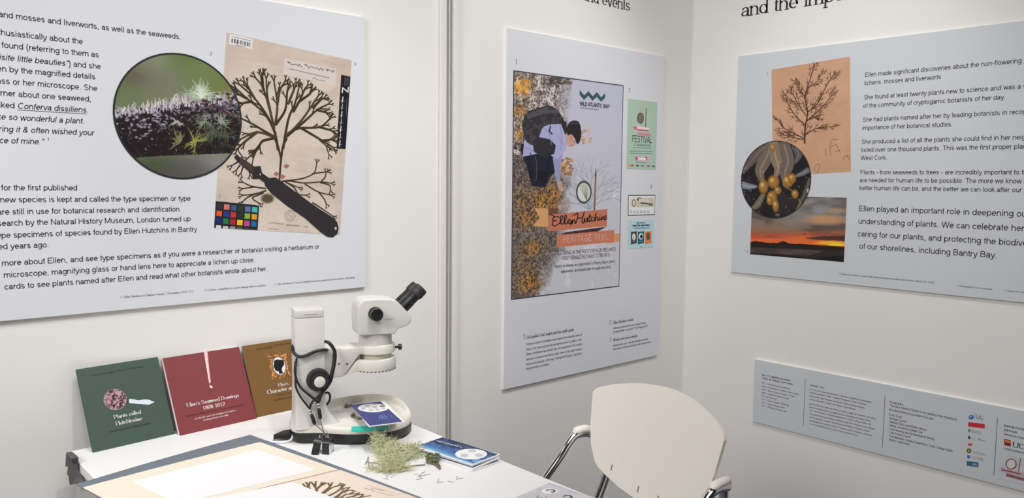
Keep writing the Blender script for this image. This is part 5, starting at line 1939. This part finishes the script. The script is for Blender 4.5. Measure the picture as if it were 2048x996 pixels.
# focus knob
m = MB()
m.lathe([(.020, 0), (.0255, .002), (.0262, .005), (.0262, .016), (.0245, .019)], (-.007, -.044, .152), (0, -1, 0), 36)
for k in range(36):
    t = 2 * math.pi * k / 36
    m.tube([(-.007 + .0262 * math.cos(t), -.049, .152 + .0262 * math.sin(t)), (-.007 + .0262 * math.cos(t), -.060, .152 + .0262 * math.sin(t))], .0011, 5)
k1 = m.build('focus_knob', M_BLKM, rt, angle=40)
m = MB().lathe([(.0185, 0), (.0192, .001), (.0192, .012), (.018, .0135)], (-.007, -.063, .152), (0, -1, 0), 32)
for k in range(28):
    t = 2 * math.pi * k / 28
    m.tube([(-.007 + .0192 * math.cos(t), -.064, .152 + .0192 * math.sin(t)), (-.007 + .0192 * math.cos(t), -.075, .152 + .0192 * math.sin(t))], .0009, 5)
m.build('fine_focus_ring', M_BLK, k1, angle=40)
MB().lathe([(.0128, 0), (.0128, .0012), (.012, .0018)], (-.007, -.0762, .152), (0, -1, 0), 32).build('knob_face', M_MICW, k1, angle=40)
m = MB().lathe([(.0255, 0), (.0262, .005), (.0262, .016), (.0192, .019), (.0192, .03)], (-.007, .018, .152), (0, 1, 0), 32)
m.build('focus_knob', M_BLKM, rt, angle=40)
# arm
m = MB().prism([(.004, .146), (.056, .147), (.078, .176), (.095, .199), (.112, .199), (.112, .214), (.100, .2165), (.004, .2195)], 'y', -.032, .032, .003)
arm = m.build('arm', M_MIC, rt, angle=40)
for u_, z_ in ((.046, .181), (.065, .179)):
    MB().lathe([(.0028, 0), (.0028, .001), (.0022, .0016)], (u_, -.0318, z_), (0, -1, 0), 14).build('screw', M_MET, arm, angle=40)
MB().lathe([(.0455, .197), (.0475, .199), (.0475, .214), (.0455, .2175), (.041, .2185)], (.142, 0, 0), (0, 0, 1), 48).build('collar', M_MIC, rt, angle=40)
m = MB().tube([(.187, -.012, .207), (.197, -.014, .207)], .003, 10)
m.lathe([(.006, 0), (.0075, .001), (.0075, .008), (.006, .009)], (.195, -.0138, .207), (1, -.15, 0), 18)
m.build('clamp_screw', M_BLK, rt, angle=40)
MB().lathe([(.0385, .176), (.0385, .199)], (.142, 0, 0), (0, 0, 1), 40).build('objective_sleeve', mat('sleeve_beige', (206, 200, 186), .4), rt, angle=40)
rg = MB().lathe([(.040, .156), (.0525, .156), (.0535, .158), (.0535, .178), (.0515, .184), (.047, .1855), (.038, .184), (.030, .180)], (.138, 0, 0), (0, 0, 1), 48).build('ring_light', M_MIC, rt, angle=40)
m = MB()
for k in range(13):
    t = math.radians(-150 + k * 10)
    m.box(-.0018, .0018, -.0012, .0012, -.001, .001, M=Matrix.Translation((.138 + .0532 * math.cos(t), .0532 * math.sin(t), .1575)) @ Matrix.Rotation(t + math.pi / 2, 4, 'Z'))
m.build('vent_row', M_BLK, rg)
MB().prism([(.060, .150), (.098, .158), (.098, .184), (.088, .183)], 'y', -.030, .030, .002).build('light_bracket', M_MIC, rt, angle=40)
# head
MB().lathe([(.0415, .2165), (.0405, .219), (.0405, .250)], (.141, 0, 0), (0, 0, 1), 44).build('head_barrel', mat('barrel_grey', (198, 194, 188), .4), rt, angle=40)
hd = [(.0895, .254), (.0885, .2925), (.0905, .316), (.096, .3275), (.104, .333), (.135, .3335), (.172, .331), (.184, .3275), (.217, .292), (.2225, .280), (.219, .270), (.209, .2635), (.197, .2605), (.187, .2575), (.183, .250), (.178, .245), (.092, .2475)]
mh = MB().prism(hd, 'y', -.044, .030, .0125, 5)
head = mh.build('head', M_MICW, rt, angle=50)
for s in (-1, 1):
    k1 = MB().lathe([(.0140, 0), (.0162, .001), (.0164, .010), (.0162, .011)], (.130, -.043 if s < 0 else .029, .299), (0, s, 0), 32).build('zoom_knob', M_BLKM, rt, angle=40)
    MB().lathe([(.0152, 0), (.0155, .001), (.0152, .013), (.0138, .0145), (.0100, .0145), (.0098, .0135)], (.130, -.0542 if s < 0 else .0402, .299), (0, s, 0), 32).build('knob_cap', M_BLK, k1, angle=40)
MB().box(.150, .176, -.0446, -.0438, .2835, .2845).build('engraved_line', mat('engraving', (176, 174, 168), .5), head)
# eyepieces
ax = np.array([.730, 0, .684])
for s in (-1, 1):
    e0 = np.array([.199, -.006 + s * .0195, .303])
    ey = MB().lathe([(.0155, -.008), (.0155, .028), (.0148, .030), (.0148, .050)], e0, ax, 28).build('eyepiece', M_BLK, rt, angle=35)
    MB().lathe([(.0148, .048), (.0172, .051), (.0176, .060), (.0166, .062), (.0174, .064), (.0166, .072), (.0140, .074), (.0128, .070), (.0128, .066)], e0, ax, 28).build('eyecup', M_BLKM, ey, angle=30)
    MB().lathe([(.0157, .0), (.0157, .0010)], e0 + ax * .029, ax, 28).build('eyepiece_ring', mat('ring_grey', (84, 84, 86), .3, .6), ey, angle=40)
# stage clips and plate label
for dx, px_, py_ in ((0, 706, 836), (1, 694, 806)):
    pass


def clip(px_, py_, ang, L):
    w0 = at_z(px_, py_, ZT + .042)
    d = (w0 - MO) / KT
    u_, v_ = d @ MU, d @ MV
    Mx = Matrix.Translation((u_, v_, .0405)) @ Matrix.Rotation(ang, 4, 'Z')
    m = MB()
    m.box(-L / 2, L / 2, -.0045, .0045, .0035, .0047, .0004, 1, M=Mx)
    m.box(L / 2 - .004, L / 2 + .003, -.0055, .0055, .000, .004, .0006, 1, M=Mx)
    m.box(-L / 2 + .004, -L / 2 + .010, -.0055, .0055, .000, .007, .0012, 2, M=Mx)
    m.lathe([(.0035, 0), (.0035, .010), (.0025, .011)], Mx @ Vector((-L / 2 + .007, 0, 0)), (0, 0, 1), 14)
    m.build('stage_clip', M_MET, rt, angle=40)


clip(711, 834, -1.15, .034)
clip(697, 812, .5, .026)
lab = [at_z(703, 852.5, ZT + .0425), at_z(776, 850.5, ZT + .0425), at_z(776.5, 858.5, ZT + .0425), at_z(703, 861.5, ZT + .0425)]
ll = [((p - MO) @ MU / KT, (p - MO) @ MV / KT) for p in lab]
MB().prism(ll, 'z', .0415, .0437).build('teal_label', mat('teal_tape', (0, 176, 160), .4, k=.9), rt)
# mains lead from the back of the base
lead_ = []
for x, y in ((640, 800), (648, 789), (654, 785), (659, 788), (660, 796), (657, 805), (652, 811)):
    u_, z_ = mic_hit(x, y, .045)
    lead_.append((u_ / KT, .045, z_ / KT))
lead_.append((lead_[-1][0] - .01, .055, .036))
m = MB().tube(smooth_path(lead_, 6), .0026, 8)
m.build('power_lead', M_BLK, rt, smooth=True)
MB().prism([(-.105, -.006), (-.062, -.014), (-.062, .020), (-.080, .018)], 'z', .006, .018, .002).build('plug', M_BLK, rt, angle=40)
m = MB().tube(smooth_path([(-.058, -.016, .022), (-.066, -.022, .006), (-.080, -.026, .003), (-.100, -.020, .003), (-.110, -.008, .003), (-.100, .006, .003), (-.070, .012, .008)], 8), .0028, 8)
m.build('white_cable', M_PAPER, rt, smooth=True)

# ---- blue leaflet lying on the microscope base
ZL = ZT + .0635
pc = [at_z(705, 808.5, ZL), at_z(768.5, 801, ZL), at_z(809, 844, ZL), at_z(737.5, 853, ZL)]
rt2 = thing('leaflet', 'navy leaflet with a white oval, lying on the microscope base', 'leaflet', tuple((pc[0] + pc[2]) / 2))
m = MB().prism([(p[0], p[1]) for p in pc], 'z', ZL - .0012, ZL)
m.build('leaflet_card', M_PAPER, rt2, world=True)
PLf = Plane(pc[3], pc[2] - pc[3], pc[0] - pc[3])
la, lb = PLf.hit(809, 844)[0], PLf.hit(705, 808.5)[1]
print('leaflet', la, lb)
e = .0035
cv = Cv(PLf, e, e, la - e, lb - e, 150, int(150 * lb / la), (58, 62, 122))
cv.zoom(640, 770, 7.66)
cv.oval(812, 352, 232, 66, (228, 226, 226), 1, .05)
for x, y, rx, ry in ((730, 322, 50, 22), (840, 300, 40, 14), (960, 325, 44, 12), (840, 340, 40, 16), (660, 365, 36, 18), (780, 385, 40, 16), (880, 380, 40, 16), (970, 360, 36, 14)):
    cv.oval(x, y, rx, ry, (176, 172, 176), .9, .7)
cv.poly([(915, 320), (990, 316), (992, 334), (918, 338)], (64, 62, 70))
cv.stroke([(1005 + 100 * math.cos(t), 490 + 34 * math.sin(t)) for t in np.linspace(-1.3, 1.6, 30)], 5, (84, 110, 180))
cv.stroke([(960 + 50 * math.cos(t), 490 + 30 * math.sin(t)) for t in np.linspace(.6, 5.0, 30)], 6, (110, 140, 206))
cv.poly([(930, 494), (960, 480), (975, 496), (950, 500)], (120, 150, 214))
cv.stroke([(985, 466), (1000, 508)], 6, (96, 124, 196))
cv.stroke([(1016, 478), (1024, 500), (1040, 496)], 6, (96, 124, 196))
cv.build('printed_cover', rt2, .0003, 1.0)

# ================================================================== hand lenses on black lanyards round the column
M_CORD = mat('black_cord', (24, 24, 26), .55, var=.1, scale=400)
M_CHR = mat('chrome', (214, 214, 218), .12, 1.0, var=.02)


def lens_thing(label, cords, clip_px, tip_px, case):
    base = at_table(*case[0])
    r2_ = thing('hand_lens', label, 'hand lens', tuple(base), 0, 'hand lenses on lanyards')
    m = MB()
    for P, rad in cords:
        W = smooth_path([mic_w(x, y, v) for x, y, v in P], 8)
        m.tube(W, rad, 8, .75)
    m.build('lanyard', M_CORD, r2_, smooth=True, world=True)
    a, b = mic_w(*clip_px[0]), mic_w(*clip_px[1])
    c = a + (b - a) * .35
    MB().tube([a, a + (b - a) * .2, c], [.0026, .0034, .0028], 10).build('clip', M_CHR, r2_, smooth=True, world=True)
    MB().tube([c, c + (b - c) * .1, c + (b - c) * .9, b], [.003, .0042, .0042, .002], 10).build('cord_grip', M_CORD, r2_, smooth=True, world=True)
    m = MB().tube(smooth_path([b] + [mic_w(*q) for q in tip_px], 6), .0011, 6)
    m.build('thin_cord', mat('thin_cord', (96, 92, 88), .6), r2_, smooth=True, world=True)
    # folding case: black band round two bright lens plates
    az, lean = case[1], case[2]
    Mx = Matrix.Translation(Vector(base)) @ Matrix.Rotation(az, 4, 'Z') @ Matrix.Rotation(lean, 4, 'Y')
    hh, dd, ww = .034, .026, .016
    prof = []
    for k in range(13):
        t = math.pi * k / 12
        prof.append((-math.cos(t) * dd / 2, hh - dd / 2 + math.sin(t) * dd / 2))
    outer = [(-dd / 2, 0)] + prof + [(dd / 2, 0)]
    th = .0016
    inner = [(-dd / 2 + th, 0)] + [(-math.cos(math.pi * k / 12) * (dd / 2 - th), hh - dd / 2 + math.sin(math.pi * k / 12) * (dd / 2 - th)) for k in range(13)] + [(dd / 2 - th, 0)]
    m = MB()
    vs = [Mx @ Vector((y, x, z)) for (x, z) in outer for y in (-ww / 2, ww / 2)] + [Mx @ Vector((y, x, z)) for (x, z) in inner for y in (-ww / 2, ww / 2)]
    n = len(outer)
    fs = []
    for i in range(n - 1):
        fs += [(2 * i, 2 * i + 1, 2 * i + 3, 2 * i + 2), (2 * n + 2 * i + 1, 2 * n + 2 * i, 2 * n + 2 * i + 2, 2 * n + 2 * i + 3)]
        for s in (0, 1):
            q4 = (2 * i + s, 2 * i + 2 + s, 2 * n + 2 * i + 2 + s, 2 * n + 2 * i + s)
            fs.append(q4 if s == 0 else q4[::-1])
    fs += [(0, 2 * n, 2 * n + 1, 1), (2 * n - 2, 2 * n - 1, 4 * n - 1, 4 * n - 2)]
    m.add(vs, fs)
    m.build('case_band', M_BLK, r2_, world=True, angle=50)
    m = MB()
    for s in (-1, 1):
        bm_pts = [(x * .93, .001 + z * .95) for x, z in outer]
        mm_ = MB().prism(bm_pts, 'x', s * (ww / 2 - .003), s * (ww / 2 + .0004), .0006, 1)
        m.add([Mx @ Vector(p) for p in mm_.v], mm_.f)
    lp = m.build('lens_plate', M_CHR, r2_, world=True, angle=40)
    m = MB()
    m.tube([Mx @ Vector((-ww / 2 - .001, .009, .004)), Mx @ Vector((ww / 2 + .001, .009, .004))], .0022, 10)
    m.build('pivot_rivet', M_MET, lp, world=True, angle=40)
    m = MB().tube([Mx @ Vector((0, .004 * math.cos(t), hh + .003 + .004 * math.sin(t))) for t in np.linspace(0, 6.28, 16)], .0009, 6)
    m.build('split_ring', M_CHR, r2_, smooth=True, world=True)


lens_thing('left hand lens, tilted, hanging on a black lanyard from the column',
           [([(653, 700, -.030), (645, 700, -.052), (630, 703, -.053), (612, 711, -.053), (598, 713, -.054), (588, 706, -.045), (585, 695, -.02), (590, 688, .03), (600, 684, .055)], .0048),
            ([(593, 716, -.044), (591, 735, -.052), (591, 755, -.054), (592, 775, -.056), (602, 795, -.057), (619, 817, -.058)], .0030),
            ([(668, 700, -.045), (667, 720, -.054), (664, 740, -.058), (659, 760, -.058), (650, 778, -.058), (636, 793, -.058), (624, 805, -.058), (619, 818, -.058)], .0033)],
           ((619, 818, -.058), (630, 849, -.062)), [(636, 854, -.064), (645, 862, -.078), (647, 868, -.086), (636, 882, -.100)], ((632, 906), -0.70, .22))
lens_thing('right hand lens, upright, hanging on a black lanyard against the microscope base',
           [([(650, 683, -.030), (657, 685, -.047), (665, 694, -.050), (670, 706, -.052), (669, 725, -.055), (665, 745, -.060), (661, 762, -.062), (652, 776, -.062), (643, 788, -.060), (637, 804, -.058)], .0046),
            ([(591, 722, -.046), (590, 745, -.053), (594, 762, -.055), (604, 778, -.056), (618, 790, -.057), (636, 805, -.058)], .0034)],
           ((636, 806, -.058), (641, 838, -.060)), [(643, 850, -.064), (648, 864, -.084), (652, 874, -.098)], ((656, 906), -0.92, 0.0))

# ================================================================== lichen
M_LI = mat('lichen_sage', (206, 207, 172), .85, var=.1, scale=120)
M_LI2 = mat('lichen_pale', (192, 189, 148), .85, var=.12, scale=120)
base = at_table(790, 925)
rt = thing('lichen_clump', 'pale sage beard lichen clump on a twig, in front of the microscope', 'lichen', tuple(base))
rl = random.Random(21)


def strands(mb, px, py, sx, sy, n, L, h, r, up=.4, z0=.003):
    for _ in range(n):
        t, q = rl.uniform(0, 6.283), math.sqrt(rl.random())
        p = np.array(at_table(px + sx * q * math.cos(t), py + sy * q * math.sin(t)))
        p[2] += z0 + h * rl.random() * (1 - q * .6)
        a = rl.uniform(0, 6.283)
        e = rl.uniform(-.5, 1) * up
        P = [p.copy()]
        l = L * rl.uniform(.5, 1.2) / 6
        for k in range(6):
            a += rl.uniform(-.8, .8)
            e += rl.uniform(-.5, .45)
            p = p + l * np.array([math.cos(a) * math.cos(e), math.sin(a) * math.cos(e), math.sin(e)])
            p[2] = max(p[2], ZT + .0014)
            P.append(p.copy())
        mb.tube(P, [r, r, r * .9, r * .8, r * .7, r * .5, r * .3], 4, 1.0, False)


m = MB()
strands(m, 757, 900, 14, 8, 240, .026, .030, .0006, .9, .014)
strands(m, 775, 905, 24, 14, 520, .026, .024, .00065, .5)
strands(m, 792, 916, 28, 13, 520, .026, .020, .00065, .4)
strands(m, 780, 928, 22, 10, 240, .026, .014, .0006, .3)
m.build('upper_strands', M_LI, rt, world=True)
m = MB()
strands(m, 825, 902, 26, 8, 260, .024, .010, .0006, .3)
strands(m, 838, 912, 16, 8, 60, .022, .008, .0006, .3)
strands(m, 790, 940, 26, 7, 220, .024, .008, .0006, .25)
strands(m, 770, 942, 28, 7, 80, .026, .004, .0005, .15)
m.build('lower_strands', M_LI2, rt, world=True)
m = MB()
strands(m, 742, 937, 12, 7, 16, .028, .004, .0005, .15)
m.build('stray_strands', M_LI2, rt, world=True)
m = MB()
bm = bmesh.new()
for k in range(60):
    p = at_table(865 + rl.uniform(-14, 14), 925 + rl.uniform(-6, 5))
    bmesh.ops.create_icosphere(bm, subdivisions=2, radius=rl.uniform(.0018, .0036), matrix=Matrix.Translation((p[0], p[1], ZT + rl.uniform(.003, .016))) @ Matrix.Scale(rl.uniform(.4, 1), 4, (rl.random(), rl.random(), rl.random())))
for v in bm.verts:
    v.co += Vector((rl.uniform(-1, 1), rl.uniform(-1, 1), rl.uniform(-1, 1))) * .0007
m.bm(bm)
m.build('leafy_lobe', mat('lichen_dark', (112, 116, 84), .9, var=.7, scale=160), rt, world=True, label='dark green leafy lobe at the right end')
m = MB()
tw = [((866, 929), (880, 940), .0022), ((872, 928), (880, 935), .0018), ((800, 938), (850, 931), .0012), ((733, 926), (760, 930), .0007), ((735, 915), (738, 938), .0006), ((730, 930), (738, 915), .0006)]
for a, b, r_ in tw:
    p, q = at_table(*a, .0), at_table(*b, .0)
    p[2] += r_ + .0005
    q[2] += r_ + .0005
    m.tube(smooth_path([p, (p + q) / 2 + np.array([.001, .001, .001]), q], 4), r_, 6)
m.build('twig', mat('twig_brown', (112, 94, 78), .8, var=.2), rt, world=True)
m = MB()
for k in range(15):
    px_, py_ = rl.choice([(845, 955), (840, 950), (860, 958), (850, 968), (832, 960), (880, 966), (912, 962), (776, 960)])
    p = at_table(px_ + rl.uniform(-8, 8), py_ + rl.uniform(-4, 4))
    a = rl.uniform(0, 3)
    P = [p]
    for s in range(4):
        a += rl.uniform(-.6, .6)
        p = p + .004 * np.array([math.cos(a), math.sin(a), 0])
        P.append(p)
    m.tube([np.array([q[0], q[1], ZT + .0006]) for q in P], .0004, 4)
o = m.build('lichen_crumbs', mat('crumbs', (108, 104, 96), .8, var=.2))
tag(o, 'tiny dark lichen crumbs scattered on the bare white tabletop', 'crumbs', kind='stuff')

# ================================================================== stack of blue brochures
bl_labels = ['blue sea brochure with a white oval, topmost of the stack', 'white-edged brochure in the middle of the blue stack', 'lowest, slightly turned brochure of the blue stack']
tc = [np.array(p) for p in ((1.057, 1.292), (1.144, 1.301), (1.110, 1.489), (1.027, 1.475))]
cen = sum(tc) / 4
for i, (dz, dx, dy, ro) in enumerate(((.0088, 0, 0, 0), (.0050, .001, -.012, -.02), (.0012, .004, -.016, .075))):
    c, s = math.cos(ro), math.sin(ro)
    q = [(cen[0] + dx + c * (p - cen)[0] - s * (p - cen)[1], cen[1] + dy + s * (p - cen)[0] + c * (p - cen)[1]) for p in tc]
    if i == 0:
        zt = ZT + .0105
        q = [tuple(at_z(*p, zt)[:2]) for p in ((945, 930), (1001, 908.5), (877, 875), (826, 892.5))]
        cen0 = np.mean(q, axis=0)
    else:
        z_ = ZT + dz + .0012
        qq = ((945.5, 938), (1000, 915), (877, 881), (827, 898)) if i == 1 else ((944.5, 942.5), (1003.5, 922), (888, 886), (836, 903))
        q = [tuple(at_z(*p, z_)[:2]) for p in qq]
    z1 = ZT + .0105 if i == 0 else ZT + dz + .0012
    z0 = {0: ZT + .0066, 1: ZT + .0028, 2: ZT + .0002}[i]
    if i == 1:
        z1 = ZT + .0064
    if i == 2:
        z1 = ZT + .0026
    r3_ = thing('brochure', bl_labels[i], 'brochure', (float(np.mean([p[0] for p in q])), float(np.mean([p[1] for p in q])), z0), 0, 'blue brochures on the table')
    MB().prism(q, 'z', z0, z1).build('pages', M_PAPER, r3_, world=True)
    v3 = [np.array([p[0], p[1], z1]) for p in q]
    pl = Plane(v3[0], v3[1] - v3[0], v3[3] - v3[0])
    wa, hb = np.linalg.norm(v3[1] - v3[0]), (v3[3] - v3[0]) @ pl.ey
    e = .004
    if i == 0:
        cv = Cv(pl, e, e, wa - e, hb - e, 120, int(120 * hb / wa), (46, 84, 142))
        cv.zoom(700, 840, 5.689)
        cv.poly([(960, 180), (1720, 380), (1700, 420), (1250, 340), (900, 250)], (40, 42, 76))
        st = fbm(cv.H, cv.W, 14, 121, 3, .35)
        cv.blend(np.clip((st - .52) * 6, 0, .5), (96, 146, 196))
        cv.poly([(740, 300), (800, 280), (1000, 330), (1240, 420), (1440, 510), (1410, 520)], (126, 182, 214), .95)
        cv.poly([(800, 285), (860, 270), (1100, 340), (1380, 470), (1330, 470)], (72, 122, 180), .7)
        cv.poly([(1430, 440), (1560, 470), (1450, 500), (1380, 470)], (150, 196, 220), .7)
        cv.oval(1378, 388, 182, 62, (238, 238, 240), 1, .05)
        for x, y in ((1388, 352), (1300, 405), (1468, 402)):
            cv.oval(x, y, 48, 20, (196, 194, 198), .9, .4)
        for k in range(14):
            x = 990 + k * 20.5
            cv.stroke([(x, 236 + k * 5.4), (x + 12, 241 + k * 5.4 + (4 if k % 3 else -6))], 9, (196, 206, 222), .8)
        for k in range(6):
            cv.stroke([(1225 + 22 * k, 280 + 5 * k), (1238 + 22 * k, 283 + 5 * k)], 4, (140, 150, 180), .8)
            cv.stroke([(1560 + 20 * k, 362 + 6 * k), (1572 + 20 * k, 366 + 6 * k)], 4, (140, 150, 180), .8)
        cv.stroke([(980, 272), (1010, 276)], 8, (30, 40, 70), .7)
        cv.build('printed_cover', r3_, .0003, 1.05)
    else:
        m = MB()
        quad(m, pl, e, e, wa - e, hb - e, .0003)
        m.build('printed_cover', mat('brochure_navy', (44, 48, 84), .45), r3_, world=True)

# ================================================================== chair
M_SHELL = mat('chair_shell', (233, 227, 219), .42, var=.01)
CL = np.array([.15923244, .98724112, 0])       # towards the wall
CB = np.array([.98724112, -.15923244, 0])      # backwards
C0 = np.array([1.5475, 1.1875, 0.795])
WC = .471
rec = math.radians(14)
CUp = np.array([0, 0, 1]) * math.cos(rec) + CB * math.sin(rec)
CN = CB * math.cos(rec) - np.array([0, 0, 1]) * math.sin(rec)
rt = thing('chair', 'beige shell chair with chrome arms, in the corner beside the table', 'chair', (C0[0] - CB[0] * .2, C0[1] - CB[1] * .2, 0))


def cb(s, b, z):
    """chair frame: s sideways, b backwards from the top of the back, z height"""
    return np.array([C0[0], C0[1], 0]) + CL * s + CB * b + np.array([0, 0, z])


hp = [(0, .052), (.02, .052), (.08, .0455), (.125, .036), (.175, .021), (.212, .005), (.229, -.006), (.2335, -.018), (.230, -.040), (.221, -.102), (.208, -.152), (.196, -.185), (.182, -.199), (.146, -.216), (.098, -.232), (.053, -.240), (0, -.243)]
sm = smooth_path(hp, 4)


def width_at(t):
    """half width of the back at height t (below the arch) """
    return t


NR, NS = 26, 40
ts = np.linspace(0, 1, NR)
top = lambda s: float(np.interp(abs(s), [p[0] for p in hp[:8]], [p[1] for p in hp[:8]]))
bot = lambda s: float(np.interp(abs(s), [p[0] for p in hp[::-1][:5]] + [.208, .221, .230, .2335], [p[1] for p in hp[::-1][:5]] + [-.152, -.102, -.040, -.018]))
vs, fs = [], []
ss = .2335 * np.sin(np.linspace(-math.pi / 2, math.pi / 2, NS))
for side in (0, 1):
    for i in range(NR):
        for j in range(NS):
            s = ss[j]
            t = bot(s) + (top(s) - bot(s)) * ts[i]
            dep = .045 * (1 - (s / .2355) ** 2) + side * .009
            vs.append(C0 + CL * s + CUp * t + CN * dep)
n0 = NR * NS
for i in range(NR - 1):
    for j in range(NS - 1):
        a = i * NS + j
        fs.append((a, a + 1, a + NS + 1, a + NS))
        fs.append((n0 + a, n0 + a + NS, n0 + a + NS + 1, n0 + a + 1))
edge = [j for j in range(NS)] + [i * NS + NS - 1 for i in range(1, NR)] + [(NR - 1) * NS + j for j in range(NS - 2, -1, -1)] + [i * NS for i in range(NR - 2, 0, -1)]
for k in range(len(edge)):
    a, b = edge[k], edge[(k + 1) % len(edge)]
    fs.append((a, n0 + a, n0 + b, b))
back = fixn(MB().add(vs, fs).build('backrest', M_SHELL, rt, world=True, angle=60))
bv = back.modifiers.new('edge', 'BEVEL')
bv.width = .003
bv.segments = 2
bv.limit_method = 'ANGLE'
bv.angle_limit = math.radians(50)
for s, t in ((.132, -.203), (.036, -.228), (-.132, -.203), (-.036, -.228)):
    dep = .045 * (1 - (s / .2355) ** 2) - .0006
    m = MB().box(-.0016, .0016, -.0008, .0008, -.008, .008, .0005, 1)
    M_ = Matrix(((CL[0], CN[0], CUp[0], 0), (CL[1], CN[1], CUp[1], 0), (CL[2], CN[2], CUp[2], 0), (0, 0, 0, 1)))
    p = C0 + CL * s + CUp * (t + .012) + CN * dep
    m.v = [tuple(Vector(p) + (M_ @ Vector(v))) for v in m.v]
    m.build('slot', mat('slot_dark', (120, 112, 104), .7), back, world=True)
for sd in (1, -1):
    dz = .0 if sd == 1 else .012
    P = [cb(sd * .200, .040, .640 + dz), cb(sd * .228, .018, .655 + dz), cb(sd * .243, -.012, .664 + dz), cb(sd * .247, -.046, .664 + dz), cb(sd * .247, -.070, .649 + dz), cb(sd * .247, -.103, .610 + dz), cb(sd * .247, -.147, .565),
         cb(sd * .247, -.230, .478), cb(sd * .245, -.290, .418), cb(sd * .242, -.330, .350), cb(sd * .240, -.352, .200), cb(sd * .240, -.360, .012)]
    MB().tube(smooth_path(P, 8), .0115, 16).build('arm_frame', M_CHR, rt, smooth=True, world=True, label='chrome arm tube')
    P = [cb(sd * .196, .036, .656 + dz), cb(sd * .228, .014, .669 + dz), cb(sd * .243, -.012, .676 + dz), cb(sd * .247, -.040, .675 + dz), cb(sd * .247, -.058, .666 + dz)]
    MB().tube(smooth_path(P, 8), np.concatenate([np.linspace(.008, .013, 12), np.full(14, .0125), np.linspace(.0125, .004, 7)]), 14, .8).build('arm_pad', M_SHELL, rt, smooth=True, world=True)
    P = [cb(sd * .200, .040, .640 + dz), cb(sd * .205, .030, .560), cb(sd * .215, .0, .470), cb(sd * .215, -.02, .420), cb(sd * .222, .030, .25), cb(sd * .230, .070, .012)]
    MB().tube(smooth_path(P, 8), .0115, 14).build('rear_leg', M_CHR, rt, smooth=True, world=True)
    for b_ in (-.360, .070):
        MB().lathe([(.014, 0), (.014, .016), (.012, .018)], cb(sd * (.240 if b_ < 0 else .230), b_, 0), (0, 0, 1), 16).build('foot_cap', M_BLK, rt, world=True, angle=40)
vs, fs = [], []
NU, NV = 18, 22
for side in (0, 1):
    for i in range(NU):
        for j in range(NV):
            u_ = -1 + 2 * i / (NU - 1)
            v_ = -1 + 2 * j / (NV - 1)
            sx_ = .215 * u_ * math.sqrt(1 - .18 * v_ * v_)
            by = -.185 + .2 * v_ * math.sqrt(1 - .18 * u_ * u_)
            z = .452 - .012 * (1 - u_ * u_) - .02 * max(0, -v_ - .6) - side * .012
            vs.append(cb(sx_, by, z))
n0 = NU * NV
for i in range(NU - 1):
    for j in range(NV - 1):
        a = i * NV + j
        fs.append((a, a + NV, a + NV + 1, a + 1))
        fs.append((n0 + a, n0 + a + 1, n0 + a + NV + 1, n0 + a + NV))
edge = [j for j in range(NV)] + [i * NV + NV - 1 for i in range(1, NU)] + [(NU - 1) * NV + j for j in range(NV - 2, -1, -1)] + [i * NV for i in range(NU - 2, 0, -1)]
for k in range(len(edge)):
    a, b = edge[k], edge[(k + 1) % len(edge)]
    fs.append((a, n0 + a, n0 + b, b))
fixn(MB().add(vs, fs).build('seat', M_SHELL, rt, world=True, angle=60))
m = MB()
m.tube([cb(-.243, -.29, .424), cb(.243, -.29, .424)], .010, 12)
m.tube([cb(-.216, -.03, .424), cb(.216, -.03, .424)], .010, 12)
m.build('seat_frame', M_CHR, rt, smooth=True, world=True)
